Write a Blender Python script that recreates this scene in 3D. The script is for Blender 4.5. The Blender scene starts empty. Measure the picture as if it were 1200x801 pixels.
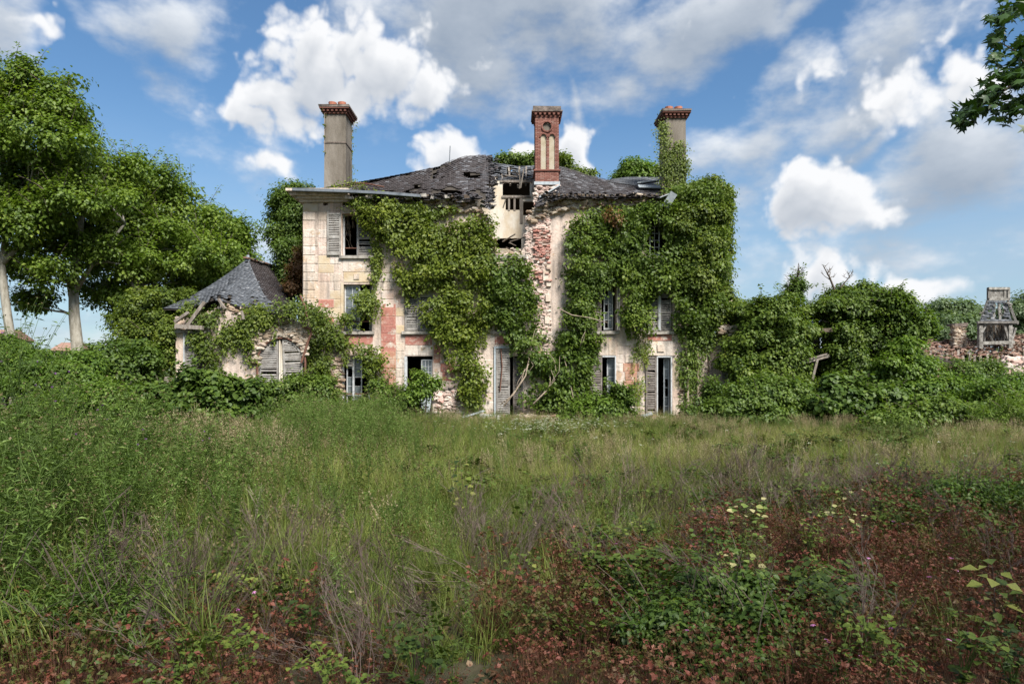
import bpy, math, random
import numpy as np
from mathutils import Vector, Matrix, noise, Euler

R = random.Random(7)
rg = np.random.default_rng(11)
C = bpy.context.scene.collection
sc = bpy.context.scene
PI = math.pi

# ------------------------------------------------------------------ camera
F, EYE, HY = 800.0, 1.9, 440.0
cd = bpy.data.cameras.new('camera'); cam = bpy.data.objects.new('camera', cd); C.objects.link(cam)
cam.location = (0, 0, EYE); cam.rotation_euler = (PI/2, 0, 0)
cd.sensor_width = 36; cd.lens = 24; cd.shift_y = (HY-400.5)/1200; cd.clip_end = 3000; cd.clip_start = .05
sc.camera = cam
sc.view_settings.view_transform = 'Standard'; sc.view_settings.look = 'None'
sc.view_settings.exposure = EXPOSURE = 1.75; sc.view_settings.gamma = 1
sc.cycles.max_bounces = 6; sc.cycles.diffuse_bounces = 4; sc.cycles.glossy_bounces = 2
sc.cycles.transmission_bounces = 4; sc.cycles.transparent_max_bounces = 4
sc.cycles.caustics_reflective = False; sc.cycles.caustics_refractive = False

def W(px, py, Y):
    return Vector(((px-600)/F*Y, Y, EYE+(HY-py)/F*Y))
def dirang(px, py):
    x = (px-600)/F; z = (HY-py)/F
    return math.atan2(x, 1), math.atan2(z, math.hypot(x, 1))

# ------------------------------------------------------------------ nodes
class NT:
    def __init__(s, tree): s.t = tree; s.n = tree.nodes; s.l = tree.links
    def new(s, typ, **k):
        n = s.n.new(typ)
        for a, v in k.items():
            if a == 'i':
                for kk, vv in v.items():
                    if isinstance(vv, bpy.types.NodeSocket): s.l.new(vv, n.inputs[kk])
                    else: n.inputs[kk].default_value = vv
            else: setattr(n, a, v)
        return n
    def math(s, op, a, b=0.0, c=0.0, clamp=False):
        return s.new('ShaderNodeMath', operation=op, use_clamp=clamp, i={0: a, 1: b, 2: c}).outputs[0]
    def mix(s, f, a, b, bt='MIX'):
        n = s.new('ShaderNodeMix', data_type='RGBA', blend_type=bt)
        for idx, v in ((0, f), (6, a), (7, b)):
            if isinstance(v, bpy.types.NodeSocket): s.l.new(v, n.inputs[idx])
            else: n.inputs[idx].default_value = v if idx == 0 else (*v[:3], 1)
        return n.outputs[2]
    def noise(s, vec, scale, detail=4, rough=.55, dim='3D', dist=0):
        n = s.new('ShaderNodeTexNoise', noise_dimensions=dim, i={'Scale': scale, 'Detail': detail, 'Roughness': rough, 'Distortion': dist})
        if vec is not None: s.l.new(vec, n.inputs['Vector'])
        return n.outputs['Fac']
    def ramp(s, f, stops, interp='LINEAR'):
        n = s.new('ShaderNodeValToRGB'); s.l.new(f, n.inputs[0]); cr = n.color_ramp; cr.interpolation = interp
        while len(cr.elements) < len(stops): cr.elements.new(.5)
        for e, (p, c) in zip(cr.elements, stops): e.position = p; e.color = (*c[:3], 1) if len(c) > 2 else (c[0],)*3+(1,)
        return n.outputs[0]
    def smooth(s, v, a, b):
        n = s.new('ShaderNodeMapRange', interpolation_type='SMOOTHSTEP', i={'Value': v, 'From Min': a, 'From Max': b})
        return n.outputs[0]

# ------------------------------------------------------------------ world: daylight sky with clouds
SUN_EL, SUN_AZ = math.radians(48), math.radians(150)      # azimuth clockwise from +Y
w = bpy.data.worlds.new('World'); sc.world = w; w.use_nodes = True
t = NT(w.node_tree); t.n.clear()
sky = t.new('ShaderNodeTexSky', sky_type='NISHITA', sun_disc=False, sun_elevation=SUN_EL, sun_rotation=SUN_AZ,
            air_density=1.25, dust_density=0.35, ozone_density=2.2, altitude=50)
geo = t.new('ShaderNodeTexCoord')
sep = t.new('ShaderNodeSeparateXYZ', i={0: geo.outputs['Generated']})
az = t.math('ARCTAN2', sep.outputs[0], sep.outputs[1])
el = t.math('ARCSINE', sep.outputs[2])
p0 = t.new('ShaderNodeCombineXYZ', i={0: az, 1: el, 2: 0.0}).outputs[0]
# cloud centres as directions, angular radii, tilt, weight: soft sheets, then crisp cumulus
SOFT = [(600,12,185,72,0,1.15), (820,20,140,46,4,1.1), (690,50,120,50,0,1.1), (590,95,60,58,10,.95), (520,40,110,60,0,1.0),
      (310,180,44,30,-30,.62), (190,18,95,30,5,.66), (160,72,85,18,-14,.55), (5,38,34,32,0,.9), (666,118,15,64,12,.6),
      (1040,80,140,52,38,1.0), (925,100,44,26,15,.7), (915,28,50,26,20,.85), (1165,195,130,60,0,1.35), (1130,120,60,50,20,.9),
      (985,190,100,18,20,.95), (880,165,90,28,22,.64), (1090,250,200,30,8,.62), (1010,290,200,26,-6,.55), (1100,332,46,16,-8,.8),
      (1060,385,160,16,0,.7), (40,385,120,24,0,.75), (300,350,160,16,0,.4), (200,300,260,16,5,.36)]
CUMU = [(372,78,50,52,-15,1.2), (330,118,50,34,-20,1.05), (300,140,34,22,-10,.9), (410,62,40,36,0,1.05), (455,88,52,32,5,1.15), (500,104,34,26,0,1.0), (420,112,46,24,0,.9),
      (517,179,30,20,0,1.1), (670,186,22,30,0,1.35), (603,191,24,14,0,1.3), (330,196,22,12,0,.8),
      (1138, 80, 34, 30, 25, .95), (1060, 100, 70, 22, 38, .46), (950, 100, 22, 16, 10, .5),
      (972, 244, 56, 46, 0, 1.6), (985, 336, 50, 26, 0, 1.2), (1085, 334, 28, 12, -8, .8), (25, 30, 24, 12, 0, .6)]
# the clouds are worked out here, as a map of azimuth x elevation over the whole sky
CW, CH = 4200, 1050
def _grid():
    azv = (np.arange(CW, dtype=np.float32)+.5)/CW*2*PI-PI; elv = (np.arange(CH, dtype=np.float32)+.5)/CH*PI/2
    return np.meshgrid(azv, elv)
AZ, ELV = _grid()
def perlin(X, Y, s, seed, sy=None):
    """gradient noise of frequency s per radian, closed round the horizon"""
    n = max(2, int(round(s*2*PI))); sy = sy or s; r = np.random.default_rng(seed); m = int(sy*2)+8
    ang = r.random((n, m)).astype(np.float32)*2*PI; gx, gy = np.cos(ang), np.sin(ang)
    x = (X/(2*PI)+.5)*n; y = Y*sy+3; xi = np.floor(x).astype(np.int32); yi = np.floor(y).astype(np.int32); fx_ = x-xi; fy_ = y-yi
    u = fx_*fx_*(3-2*fx_); v = fy_*fy_*(3-2*fy_)
    def g(i, j): I = (xi+i) % n; J = (yi+j) % m; return gx[I, J]*(fx_-i)+gy[I, J]*(fy_-j)
    a = g(0, 0); a += u*(g(1, 0)-a); c = g(0, 1); c += u*(g(1, 1)-c)
    return (a+v*(c-a))*1.5
def pfbm(X, Y, s, oct_, seed, gain=.55, sy=None):
    o = 0; k = 1.0; tot = 0
    for i in range(oct_): o = o+k*perlin(X, Y, s*2**i, seed+i, None if sy is None else sy*2**i); tot += k; k *= gain
    return o/tot
def worley(X, Y, s, seed):
    n = max(2, int(round(s*2*PI))); r = np.random.default_rng(seed); m = int(s*2)+8; P_ = r.random((n, m, 2)).astype(np.float32)
    x = (X/(2*PI)+.5)*n; y = Y*s+3; xi = np.floor(x).astype(np.int32); yi = np.floor(y).astype(np.int32); d = np.full(X.shape, 9, np.float32)
    for i in (-1, 0, 1):
        for j in (-1, 0, 1):
            q = P_[(xi+i) % n, (yi+j) % m]; d = np.minimum(d, (xi+i+q[..., 0]-x)**2+(yi+j+q[..., 1]-y)**2)
    return np.sqrt(d)
def blobmap(X, Y, BL, f, flat=False):
    cur = np.full(X.shape, -.6, np.float32)
    for (x, y, rx, ry, tilt, wt) in BL:
        a, e = dirang(x, y); dist = math.hypot(1, (x-600)/F); sx, sy = rx/F/dist**2*f, ry/F/dist*f; c_, s_ = math.cos(math.radians(tilt)), math.sin(math.radians(tilt))
        R_ = max(sx, sy)*2; i0, i1 = [int(np.clip((q+PI)/(2*PI)*CW, 0, CW)) for q in (a-R_, a+R_)]; j0, j1 = [int(np.clip(q/(PI/2)*CH, 0, CH)) for q in (e-R_, e+R_)]
        if i1 <= i0 or j1 <= j0: continue
        dx = X[j0:j1, i0:i1]-a; dy = Y[j0:j1, i0:i1]-e; u = (dx*c_+dy*s_)/sx; v = (-dx*s_+dy*c_)/sy; r2 = u*u+v*v
        val = wt*(1-r2) if flat else wt*(1-np.sqrt(r2))
        cur[j0:j1, i0:i1] = np.maximum(cur[j0:j1, i0:i1], val)
    return cur
def sst(x, a, b): q = np.clip((x-a)/(b-a), 0, 1); return q*q*(3-2*q)
def sky_map():
    om = np.maximum(sst(np.abs(AZ), .70, .9), sst(ELV, .52, .66))          # beyond the frame: broken cover, made thicker to add white fill light
    wx, wy = pfbm(AZ, ELV, 5, 3, 1), pfbm(AZ, ELV, 5, 3, 11)
    X1, Y1 = AZ+.10*wx, ELV+.06*wy
    S_ = blobmap(X1, Y1, SOFT, 1.34)
    S_ = np.maximum(S_, om*(2.6*pfbm(AZ, ELV, 1.6, 3, 21)+.42)-(1-om)*.6)
    det = pfbm(AZ*.97, ELV-.25*AZ*0, 8, 7, 31, .60, 15)
    S_ = S_+det*1.15
    q1, q2 = pfbm(AZ, ELV, 24, 2, 41), pfbm(AZ, ELV, 24, 2, 51); X2, Y2 = AZ+.045*wy+.014*q1, ELV+.036*wx+.014*q2
    C_ = blobmap(X2, Y2, CUMU, 1.12)*1.05
    C_ = np.maximum(C_, om*(3.6*pfbm(AZ, ELV, 3.0, 3, 61)-.75)-(1-om)*.6)
    bil = (.52-worley(X2, Y2, 13, 71))*.75+(.5-worley(X2, Y2, 31, 72))*.55+(.5-worley(X2, Y2, 70, 73))*.30
    C_ = C_+bil+.85*pfbm(AZ, ELV, 14, 6, 81, .62)
    del wx, wy, X1, Y1, X2, Y2
    def shade(D, steps, dx, dy, k):
        a = np.zeros_like(D)
        for i in range(1, steps+1):
            a += np.clip(np.roll(np.pad(D, ((0, dy*i), (0, 0)), mode='edge')[dy*i:], -dx*i, 1)[:CH]-.05, 0, 1.2)
        return np.exp(-k*a/steps)
    sa = sst(S_, -.1, .95)*.94; sl = shade(S_, 5, 3, 8, 1.9); sl = np.clip(sl+.30*det, 0, 1)
    ca = sst(C_, -.04, .62); cl = shade(C_, 5, 2, 6, 1.15); cl = np.clip(cl*1.2+.30*bil, 0, 1)
    out = np.zeros((CH, CW, 4), np.float32)
    for k, (d0, w0, d1_, w1) in enumerate(((.30, .86, .38, .97), (.37, .90, .44, .98), (.47, .95, .53, 1.0))):
        sc_ = d0+(w0-d0)*sl; cc = d1_+(w1-d1_)*cl; aa_ = sa*(1-ca)
        tot = aa_+ca; out[..., k] = (sc_*aa_+cc*ca)/np.maximum(tot, 1e-4)
    out[..., 3] = np.clip(sa*(1-ca)+ca, 0, 1)
    return out
img = bpy.data.images.new('cloud_map', CW, CH, alpha=True, float_buffer=True); img.colorspace_settings.name = 'Non-Color'; img.alpha_mode = 'CHANNEL_PACKED'
img.pixels.foreach_set(sky_map().ravel()); img.update(); del AZ, ELV
uv = t.new('ShaderNodeCombineXYZ', i={0: t.math('MULTIPLY_ADD', az, 1/(2*PI), .5), 1: t.math('MULTIPLY', el, 2/PI), 2: 0.0}).outputs[0]
ct = t.new('ShaderNodeTexImage', image=img, extension='EXTEND', interpolation='Linear'); t.l.new(uv, ct.inputs[0])
K = 1.0/(0.10*2**EXPOSURE)
ccol = t.mix(1.0, ct.outputs['Color'], (K, K, K), 'MULTIPLY')
veil = t.math('MULTIPLY', t.smooth(el, .38, .0), .85)
vn = t.noise(t.new('ShaderNodeMapping', i={'Vector': p0, 'Scale': (3, 14, 1), 'Rotation': (0, 0, .08)}).outputs[0], 1.5, 4, .6, '2D')
veil = t.math('MULTIPLY', veil, t.math('MULTIPLY_ADD', t.smooth(vn, .25, .65), .35, .65))
skyc = t.mix(1.0, sky.outputs[0], (.255, .338, .400), 'MULTIPLY')
base = t.mix(veil, skyc, tuple(K*v for v in (.50, .61, .74)))
col = t.mix(ct.outputs['Alpha'], base, ccol)
bg = t.new('ShaderNodeBackground', i={'Color': col, 'Strength': 0.10})
t.l.new(bg.outputs[0], t.new('ShaderNodeOutputWorld').inputs[0])

sd = bpy.data.lights.new('sun', 'SUN'); sun = bpy.data.objects.new('sun', sd); C.objects.link(sun)
sd.energy = 2.5; sd.angle = math.radians(20); sd.color = (1, .965, .91)
sv = Vector((math.sin(SUN_AZ)*math.cos(SUN_EL), math.cos(SUN_AZ)*math.cos(SUN_EL), math.sin(SUN_EL)))
sun.rotation_euler = sv.to_track_quat('Z', 'Y').to_euler()

# ------------------------------------------------------------------ materials
DIM = .86
def mat(name, stops, scale=3, rough=.85, bump=0, detail=6, rand=0., stretch=(1, 1, 1), spec=.3, bscale=None, metal=0):
    m = bpy.data.materials.new(name); m.use_nodes = True; t = NT(m.node_tree); t.n.clear()
    if name not in ('soil_and_litter', 'terracotta', 'sooty_cap_stone', 'rusty_iron', 'brown_bark', 'dark_interior_and_shade'): stops = [tuple(v*DIM for v in s) for s in stops]
    g = t.new('ShaderNodeNewGeometry')
    mp = t.new('ShaderNodeMapping', i={'Vector': g.outputs['Position'], 'Scale': stretch}).outputs[0]
    f = t.noise(mp, scale, detail, .62)
    if len(stops) == 1: c = t.mix(f, [v*.7 for v in stops[0]], [min(1, v*1.3) for v in stops[0]])
    else:
        n = len(stops); c = t.ramp(f, [(.30+.40*i/(n-1), s) for i, s in enumerate(stops)])
    if rand:
        oi = t.new('ShaderNodeObjectInfo').outputs['Random']
        c = t.new('ShaderNodeHueSaturation', i={'Color': c, 'Value': t.math('MULTIPLY_ADD', oi, rand, 1-rand/2), 'Hue': t.math('MULTIPLY_ADD', oi, rand*.04, .5-rand*.02)}).outputs[0]
    tn = t.new('ShaderNodeAttribute', attribute_name='tint').outputs['Fac']
    b = t.new('ShaderNodeBsdfPrincipled', i={'Base Color': c, 'Roughness': rough, 'Specular IOR Level': spec, 'Metallic': metal})
    if bump:
        hn = t.noise(mp, bscale or scale*6, 5, .65)
        bp = t.new('ShaderNodeBump', i={'Strength': bump, 'Distance': .03, 'Height': hn}); t.l.new(bp.outputs[0], b.inputs['Normal'])
    t.l.new(b.outputs[0], t.new('ShaderNodeOutputMaterial').inputs[0])
    m['c'] = 1
    return m

def tintmat(name, stops, rough=.7, instancer=False, trans=.0, spec=.3, bump=0, noise_amt=.0):
    """colour from the per-leaf / per-piece value 'tint' (colour differences between the pieces)"""
    m = bpy.data.materials.new(name); m.use_nodes = True; t = NT(m.node_tree); t.n.clear()
    at = t.new('ShaderNodeAttribute', attribute_name='tint', attribute_type='INSTANCER' if instancer else 'GEOMETRY').outputs['Fac']
    if instancer:
        loc = t.new('ShaderNodeAttribute', attribute_name='leaf').outputs['Fac']
        at = t.math('ADD', at, t.math('MULTIPLY_ADD', loc, .5, -.25), clamp=True)
    n = len(stops); c = t.ramp(at, [(i/(n-1), s) for i, s in enumerate(stops)])
    if noise_amt:
        g = t.new('ShaderNodeNewGeometry')
        f = t.noise(g.outputs['Position'], 2.2, 6, .65)
        c = t.new('ShaderNodeHueSaturation', i={'Color': c, 'Value': t.math('MULTIPLY_ADD', f, noise_amt*2, 1-noise_amt)}).outputs[0]
    b = t.new('ShaderNodeBsdfPrincipled', i={'Base Color': c, 'Roughness': rough, 'Specular IOR Level': spec})
    o = b.outputs[0]
    if bump:
        g = t.new('ShaderNodeNewGeometry')
        hn = t.noise(g.outputs['Position'], 30, 4, .65)
        bp = t.new('ShaderNodeBump', i={'Strength': bump, 'Distance': .02, 'Height': hn}); t.l.new(bp.outputs[0], b.inputs['Normal'])
    if trans:
        tr = t.new('ShaderNodeBsdfTranslucent', i={'Color': t.mix(1.0, c, (1.25, 1.35, .6), 'MULTIPLY')})
        o = t.new('ShaderNodeMixShader', i={0: trans, 1: o, 2: tr.outputs[0]}).outputs[0]
    t.l.new(o, t.new('ShaderNodeOutputMaterial').inputs[0])
    return m

M = {}
M['plaster'] = None
def plaster_mat(name='old_limewashed_plaster', mul=(.93, .85, .80), rand=0.):
    m = bpy.data.materials.new(name); m.use_nodes = True; t = NT(m.node_tree); t.n.clear()
    P = t.new('ShaderNodeNewGeometry').outputs['Position']
    c = t.ramp(t.noise(P, .55, 5, .6), [(.3, (.60, .49, .39)), (.45, (.64, .56, .49)), (.55, (.68, .61, .55)), (.7, (.62, .46, .39))])
    c = t.mix(t.smooth(t.noise(P, 1.3, 7, .7), .58, .64), c, (.55, .41, .28))
    c = t.mix(t.smooth(t.noise(P, 2.1, 8, .7), .57, .62), c, (.74, .70, .64))
    st = t.new('ShaderNodeMapping', i={'Vector': P, 'Scale': (3.2, 3.2, .28)}).outputs[0]
    c = t.mix(t.math('MULTIPLY', t.smooth(t.noise(st, 1.4, 7, .7), .44, .68), .82), c, (.27, .25, .225))
    c = t.mix(t.math('MULTIPLY', t.smooth(t.noise(P, 9, 8, .75), .50, .70), .6), c, (.30, .24, .19))
    c = t.mix(1.0, c, mul, 'MULTIPLY')
    if rand:
        oi = t.new('ShaderNodeObjectInfo').outputs['Random']; c = t.new('ShaderNodeHueSaturation', i={'Color': c, 'Value': t.math('MULTIPLY_ADD', oi, rand, 1-rand/2)}).outputs[0]
    h = t.noise(P, 7, 9, .72)
    b = t.new('ShaderNodeBsdfPrincipled', i={'Base Color': c, 'Roughness': .92, 'Specular IOR Level': .15})
    bp = t.new('ShaderNodeBump', i={'Strength': .7, 'Distance': .05, 'Height': h}); t.l.new(bp.outputs[0], b.inputs['Normal'])
    t.l.new(b.outputs[0], t.new('ShaderNodeOutputMaterial').inputs[0])
    return m
M['plaster'] = plaster_mat()
M['st_white'] = plaster_mat('whitewashed_stone', (.97, .94, .90), .09)
M['st_cream'] = plaster_mat('cream_limestone', (.93, .87, .80), .10)
M['st_pink'] = plaster_mat('pink_washed_stone', (.95, .82, .76), .10)
M['inner'] = mat('faded_inner_plaster', [(.68,.60,.47), (.76,.70,.60), (.64,.53,.39), (.78,.73,.64)], 1.1, .9, .3, stretch=(1,1,.5))
M['st_ochre'] = mat('ochre_stained_stone', [(.52,.38,.23), (.60,.48,.33), (.62,.54,.43)], 2.4, .9, .5, rand=.12)
M['st_red'] = mat('red_painted_render', [(.60,.50,.42), (.50,.27,.21), (.46,.20,.155), (.40,.16,.12), (.56,.42,.34), (.60,.52,.45)], 3.6, .88, .4, rand=.15)
M['st_orange'] = mat('orange_brown_render', [(.60,.50,.40), (.50,.29,.20), (.44,.21,.14), (.56,.44,.34)], 3.2, .9, .4, rand=.15)
M['st_grey'] = mat('weathered_grey_stone', [(.20,.18,.16), (.40,.36,.31), (.50,.46,.40)], 5, .9, .5, rand=.2)
M['rubble'] = tintmat('rubble_stone', [(.19,.13,.09), (.32,.24,.17), (.40,.33,.25), (.46,.40,.33), (.32,.19,.14)], .95, noise_amt=.35, bump=.6, spec=.1)
M['rubble_pink'] = tintmat('pinkish_rubble_stone', [(.46,.32,.27), (.52,.40,.34), (.55,.46,.39), (.60,.53,.46), (.48,.29,.24)], .95, noise_amt=.3, bump=.6, spec=.1)
M['brick'] = tintmat('red_brick', [(.13,.060,.046), (.22,.095,.073), (.28,.135,.105), (.27,.17,.14)], .9, noise_amt=.3, bump=.5, spec=.15)
M['brick_bright'] = tintmat('salmon_red_brick', [(.32,.13,.10), (.43,.19,.15), (.48,.26,.21), (.46,.35,.29)], .9, noise_amt=.3, bump=.6, spec=.1)
M['mortar'] = mat('mortar', [(.16,.11,.09), (.28,.20,.17)], 6, .95, .4)
M['render_grey'] = mat('grey_cement_render', [(.085,.07,.055), (.17,.145,.115), (.23,.20,.165), (.30,.27,.225)], 1.3, .93, .5, stretch=(1, 1, .35), bscale=22)
M['cap'] = mat('sooty_cap_stone', [(.06,.05,.045), (.15,.12,.10), (.24,.19,.16)], 6, .95, .5)
M['panel'] = mat('stained_cream_panel', [(.36,.30,.20), (.46,.39,.28), (.50,.45,.36)], 3, .9, .3)
M['pot'] = mat('terracotta', [(.36,.13,.08), (.46,.19,.12)], 7, .8, .2)
M['slate'] = tintmat('old_slate', [(.036,.028,.027), (.052,.042,.041), (.068,.060,.062), (.10,.10,.108), (.20,.20,.21)], .62, noise_amt=.35, bump=.2, spec=.35)
M['slate_grey'] = tintmat('blue_grey_slate', [(.062,.066,.074), (.084,.090,.10), (.11,.118,.13), (.145,.152,.165), (.22,.225,.235)], .6, noise_amt=.3, bump=.2, spec=.35)
M['tile'] = tintmat('old_clay_tile', [(.12,.065,.045), (.20,.11,.08), (.27,.165,.125), (.32,.23,.18), (.17,.13,.09)], .9, noise_amt=.3, spec=.15)
M['zinc'] = mat('dull_zinc', [(.10,.115,.13), (.17,.19,.21), (.24,.26,.28)], 3, .55, .1, metal=.3)
M['wood'] = mat('grey_weathered_wood', [(.13,.10,.08), (.26,.22,.18), (.36,.32,.28)], 9, .9, .4, stretch=(1, 1, .25), rand=.3)
M['shutter'] = mat('bleached_shutter_paint', [(.17,.15,.13), (.32,.295,.265), (.42,.40,.37)], 5, .8, .25, rand=.3)
M['shutter_brown'] = mat('brown_grey_shutter_wood', [(.12,.095,.08), (.21,.18,.155), (.29,.26,.235)], 7, .85, .25, rand=.3)
M['frame'] = mat('flaking_white_paint', [(.34,.33,.31), (.52,.53,.53), (.60,.61,.61)], 8, .7, .2)
M['frame_blue'] = mat('pale_blue_grey_paint', [(.30,.33,.34), (.42,.46,.48), (.50,.54,.55)], 8, .7, .2)
M['dark'] = mat('dark_interior_and_shade', [(.030,.024,.018), (.060,.050,.040)], 1, .95)  # near-black; puts the shade behind openings and slate holes into the colour
M['beam'] = mat('old_dark_timber', [(.05,.035,.025), (.12,.09,.065), (.20,.16,.125)], 8, .95, .4, rand=.3)
M['rust'] = mat('rusty_iron', [(.10,.045,.03), (.20,.10,.07)], 10, .85, .2)
M['bark'] = mat('pale_plane_bark', [(.17,.15,.11), (.34,.31,.25), (.46,.43,.36)], 3.2, .9, .5, stretch=(1.5, 1.5, .5))
M['bark_dark'] = mat('brown_bark', [(.05,.04,.03), (.13,.10,.075)], 6, .95, .6, stretch=(1, 1, .3))
M['vine'] = mat('bare_vine_wood', [(.19,.14,.10), (.38,.30,.22), (.45,.37,.29)], 9, .9, .4)
M['soil'] = mat('soil_and_litter', [(.022,.016,.011), (.05,.036,.022), (.045,.05,.02), (.075,.06,.035)], 1.5, .98, .8, bscale=14)
M['paint_black'] = mat('black_spray_paint', [(.03,.03,.03)], 5, .7)
M['whitish'] = mat('chalky_white_rubble', [(.5,.48,.44), (.72,.70,.66)], 5, .9, .4)
def glassmat():
    m = bpy.data.materials.new('dusty_old_glass'); m.use_nodes = True; t = NT(m.node_tree); t.n.clear()
    P = t.new('ShaderNodeNewGeometry').outputs['Position']
    f = t.noise(P, 2.5, 5, .6)
    b = t.new('ShaderNodeBsdfPrincipled', i={'Base Color': t.ramp(f, [(.3, (.05,.06,.065)), (.7, (.24,.27,.28))]), 'Roughness': .12, 'Specular IOR Level': .6, 'Alpha': .8})
    t.l.new(b.outputs[0], t.new('ShaderNodeOutputMaterial').inputs[0])
    return m
M['glass'] = glassmat()
# leaves
LT = dict(trans=.40, rough=.5, spec=.35)
M['lf_ivy'] = tintmat('ivy_leaf', [(.030,.056,.010), (.064,.110,.016), (.108,.162,.022), (.160,.215,.032), (.24,.27,.05)], **LT)
M['lf_creeper'] = tintmat('yellow_green_creeper_leaf', [(.052,.082,.012), (.100,.142,.018), (.158,.200,.025), (.225,.255,.036), (.32,.32,.06)], **LT)
M['lf_plane'] = tintmat('plane_tree_leaf', [(.040,.070,.010), (.075,.125,.015), (.115,.178,.021), (.165,.232,.031), (.23,.285,.045)], **LT)
M['lf_dark'] = tintmat('dark_shrub_leaf', [(.028,.052,.010), (.054,.098,.016), (.088,.142,.022), (.130,.190,.030), (.18,.23,.045)], **LT)
M['lf_bright'] = tintmat('bright_shrub_leaf', [(.038,.082,.011), (.074,.135,.016), (.115,.185,.022), (.165,.24,.034), (.24,.30,.055)], **LT)
M['lf_rust'] = tintmat('rust_brown_leaf', [(.10,.05,.025), (.20,.10,.045), (.28,.16,.07), (.30,.22,.11)], **LT)
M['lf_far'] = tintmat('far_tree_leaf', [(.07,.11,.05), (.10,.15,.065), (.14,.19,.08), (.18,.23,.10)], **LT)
M['lf_maple'] = tintmat('maple_leaf', [(.018,.040,.010), (.030,.065,.013), (.045,.09,.018), (.075,.12,.022)], trans=.2, rough=.45, spec=.4)
M['lf_lime'] = tintmat('pale_yellow_green_leaf', [(.10,.15,.03), (.18,.23,.045), (.28,.31,.08), (.40,.38,.15)], **LT)
# instanced undergrowth
IL = dict(instancer=True, trans=.25, rough=.55, spec=.25)
M['i_grass'] = tintmat('grass_blade', [(.046,.070,.012), (.096,.132,.022), (.160,.195,.038), (.235,.245,.065), (.33,.295,.13)], **IL)
M['i_straw'] = tintmat('dry_seed_head', [(.09,.075,.03), (.14,.115,.05), (.20,.155,.08), (.27,.21,.12)], **IL)
M['i_seed'] = tintmat('straw_seed_head', [(.16,.125,.06), (.25,.20,.105), (.34,.28,.16), (.42,.35,.22)], **IL)
M['i_weed'] = tintmat('tall_weed_leaf', [(.050,.085,.016), (.092,.148,.030), (.145,.215,.050), (.20,.265,.08)], **IL)
M['i_red'] = tintmat('red_herb_leaf', [(.058,.088,.014), (.085,.080,.020), (.125,.052,.026), (.165,.048,.032), (.26,.12,.075)], **IL)
M['i_redstem'] = tintmat('red_herb_stem', [(.09,.040,.025), (.15,.070,.042), (.20,.11,.065)], **IL)
M['i_broad'] = tintmat('bramble_leaf', [(.026,.045,.009), (.050,.080,.014), (.085,.122,.019), (.130,.170,.028), (.20,.21,.05)], **IL)
M['i_dry'] = tintmat('dry_purplish_stem', [(.085,.056,.046), (.145,.103,.085), (.23,.175,.145), (.36,.29,.235)], **IL)
M['i_pink'] = tintmat('pink_petal', [(.48,.12,.36), (.62,.22,.50), (.70,.34,.60)], **IL)
M['i_white'] = tintmat('white_floret', [(.42,.44,.33), (.56,.57,.46), (.66,.66,.58)], **IL)
M['i_litter'] = tintmat('dead_leaf', [(.07,.035,.02), (.13,.07,.035), (.20,.12,.065), (.30,.21,.13)], **IL)

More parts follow.
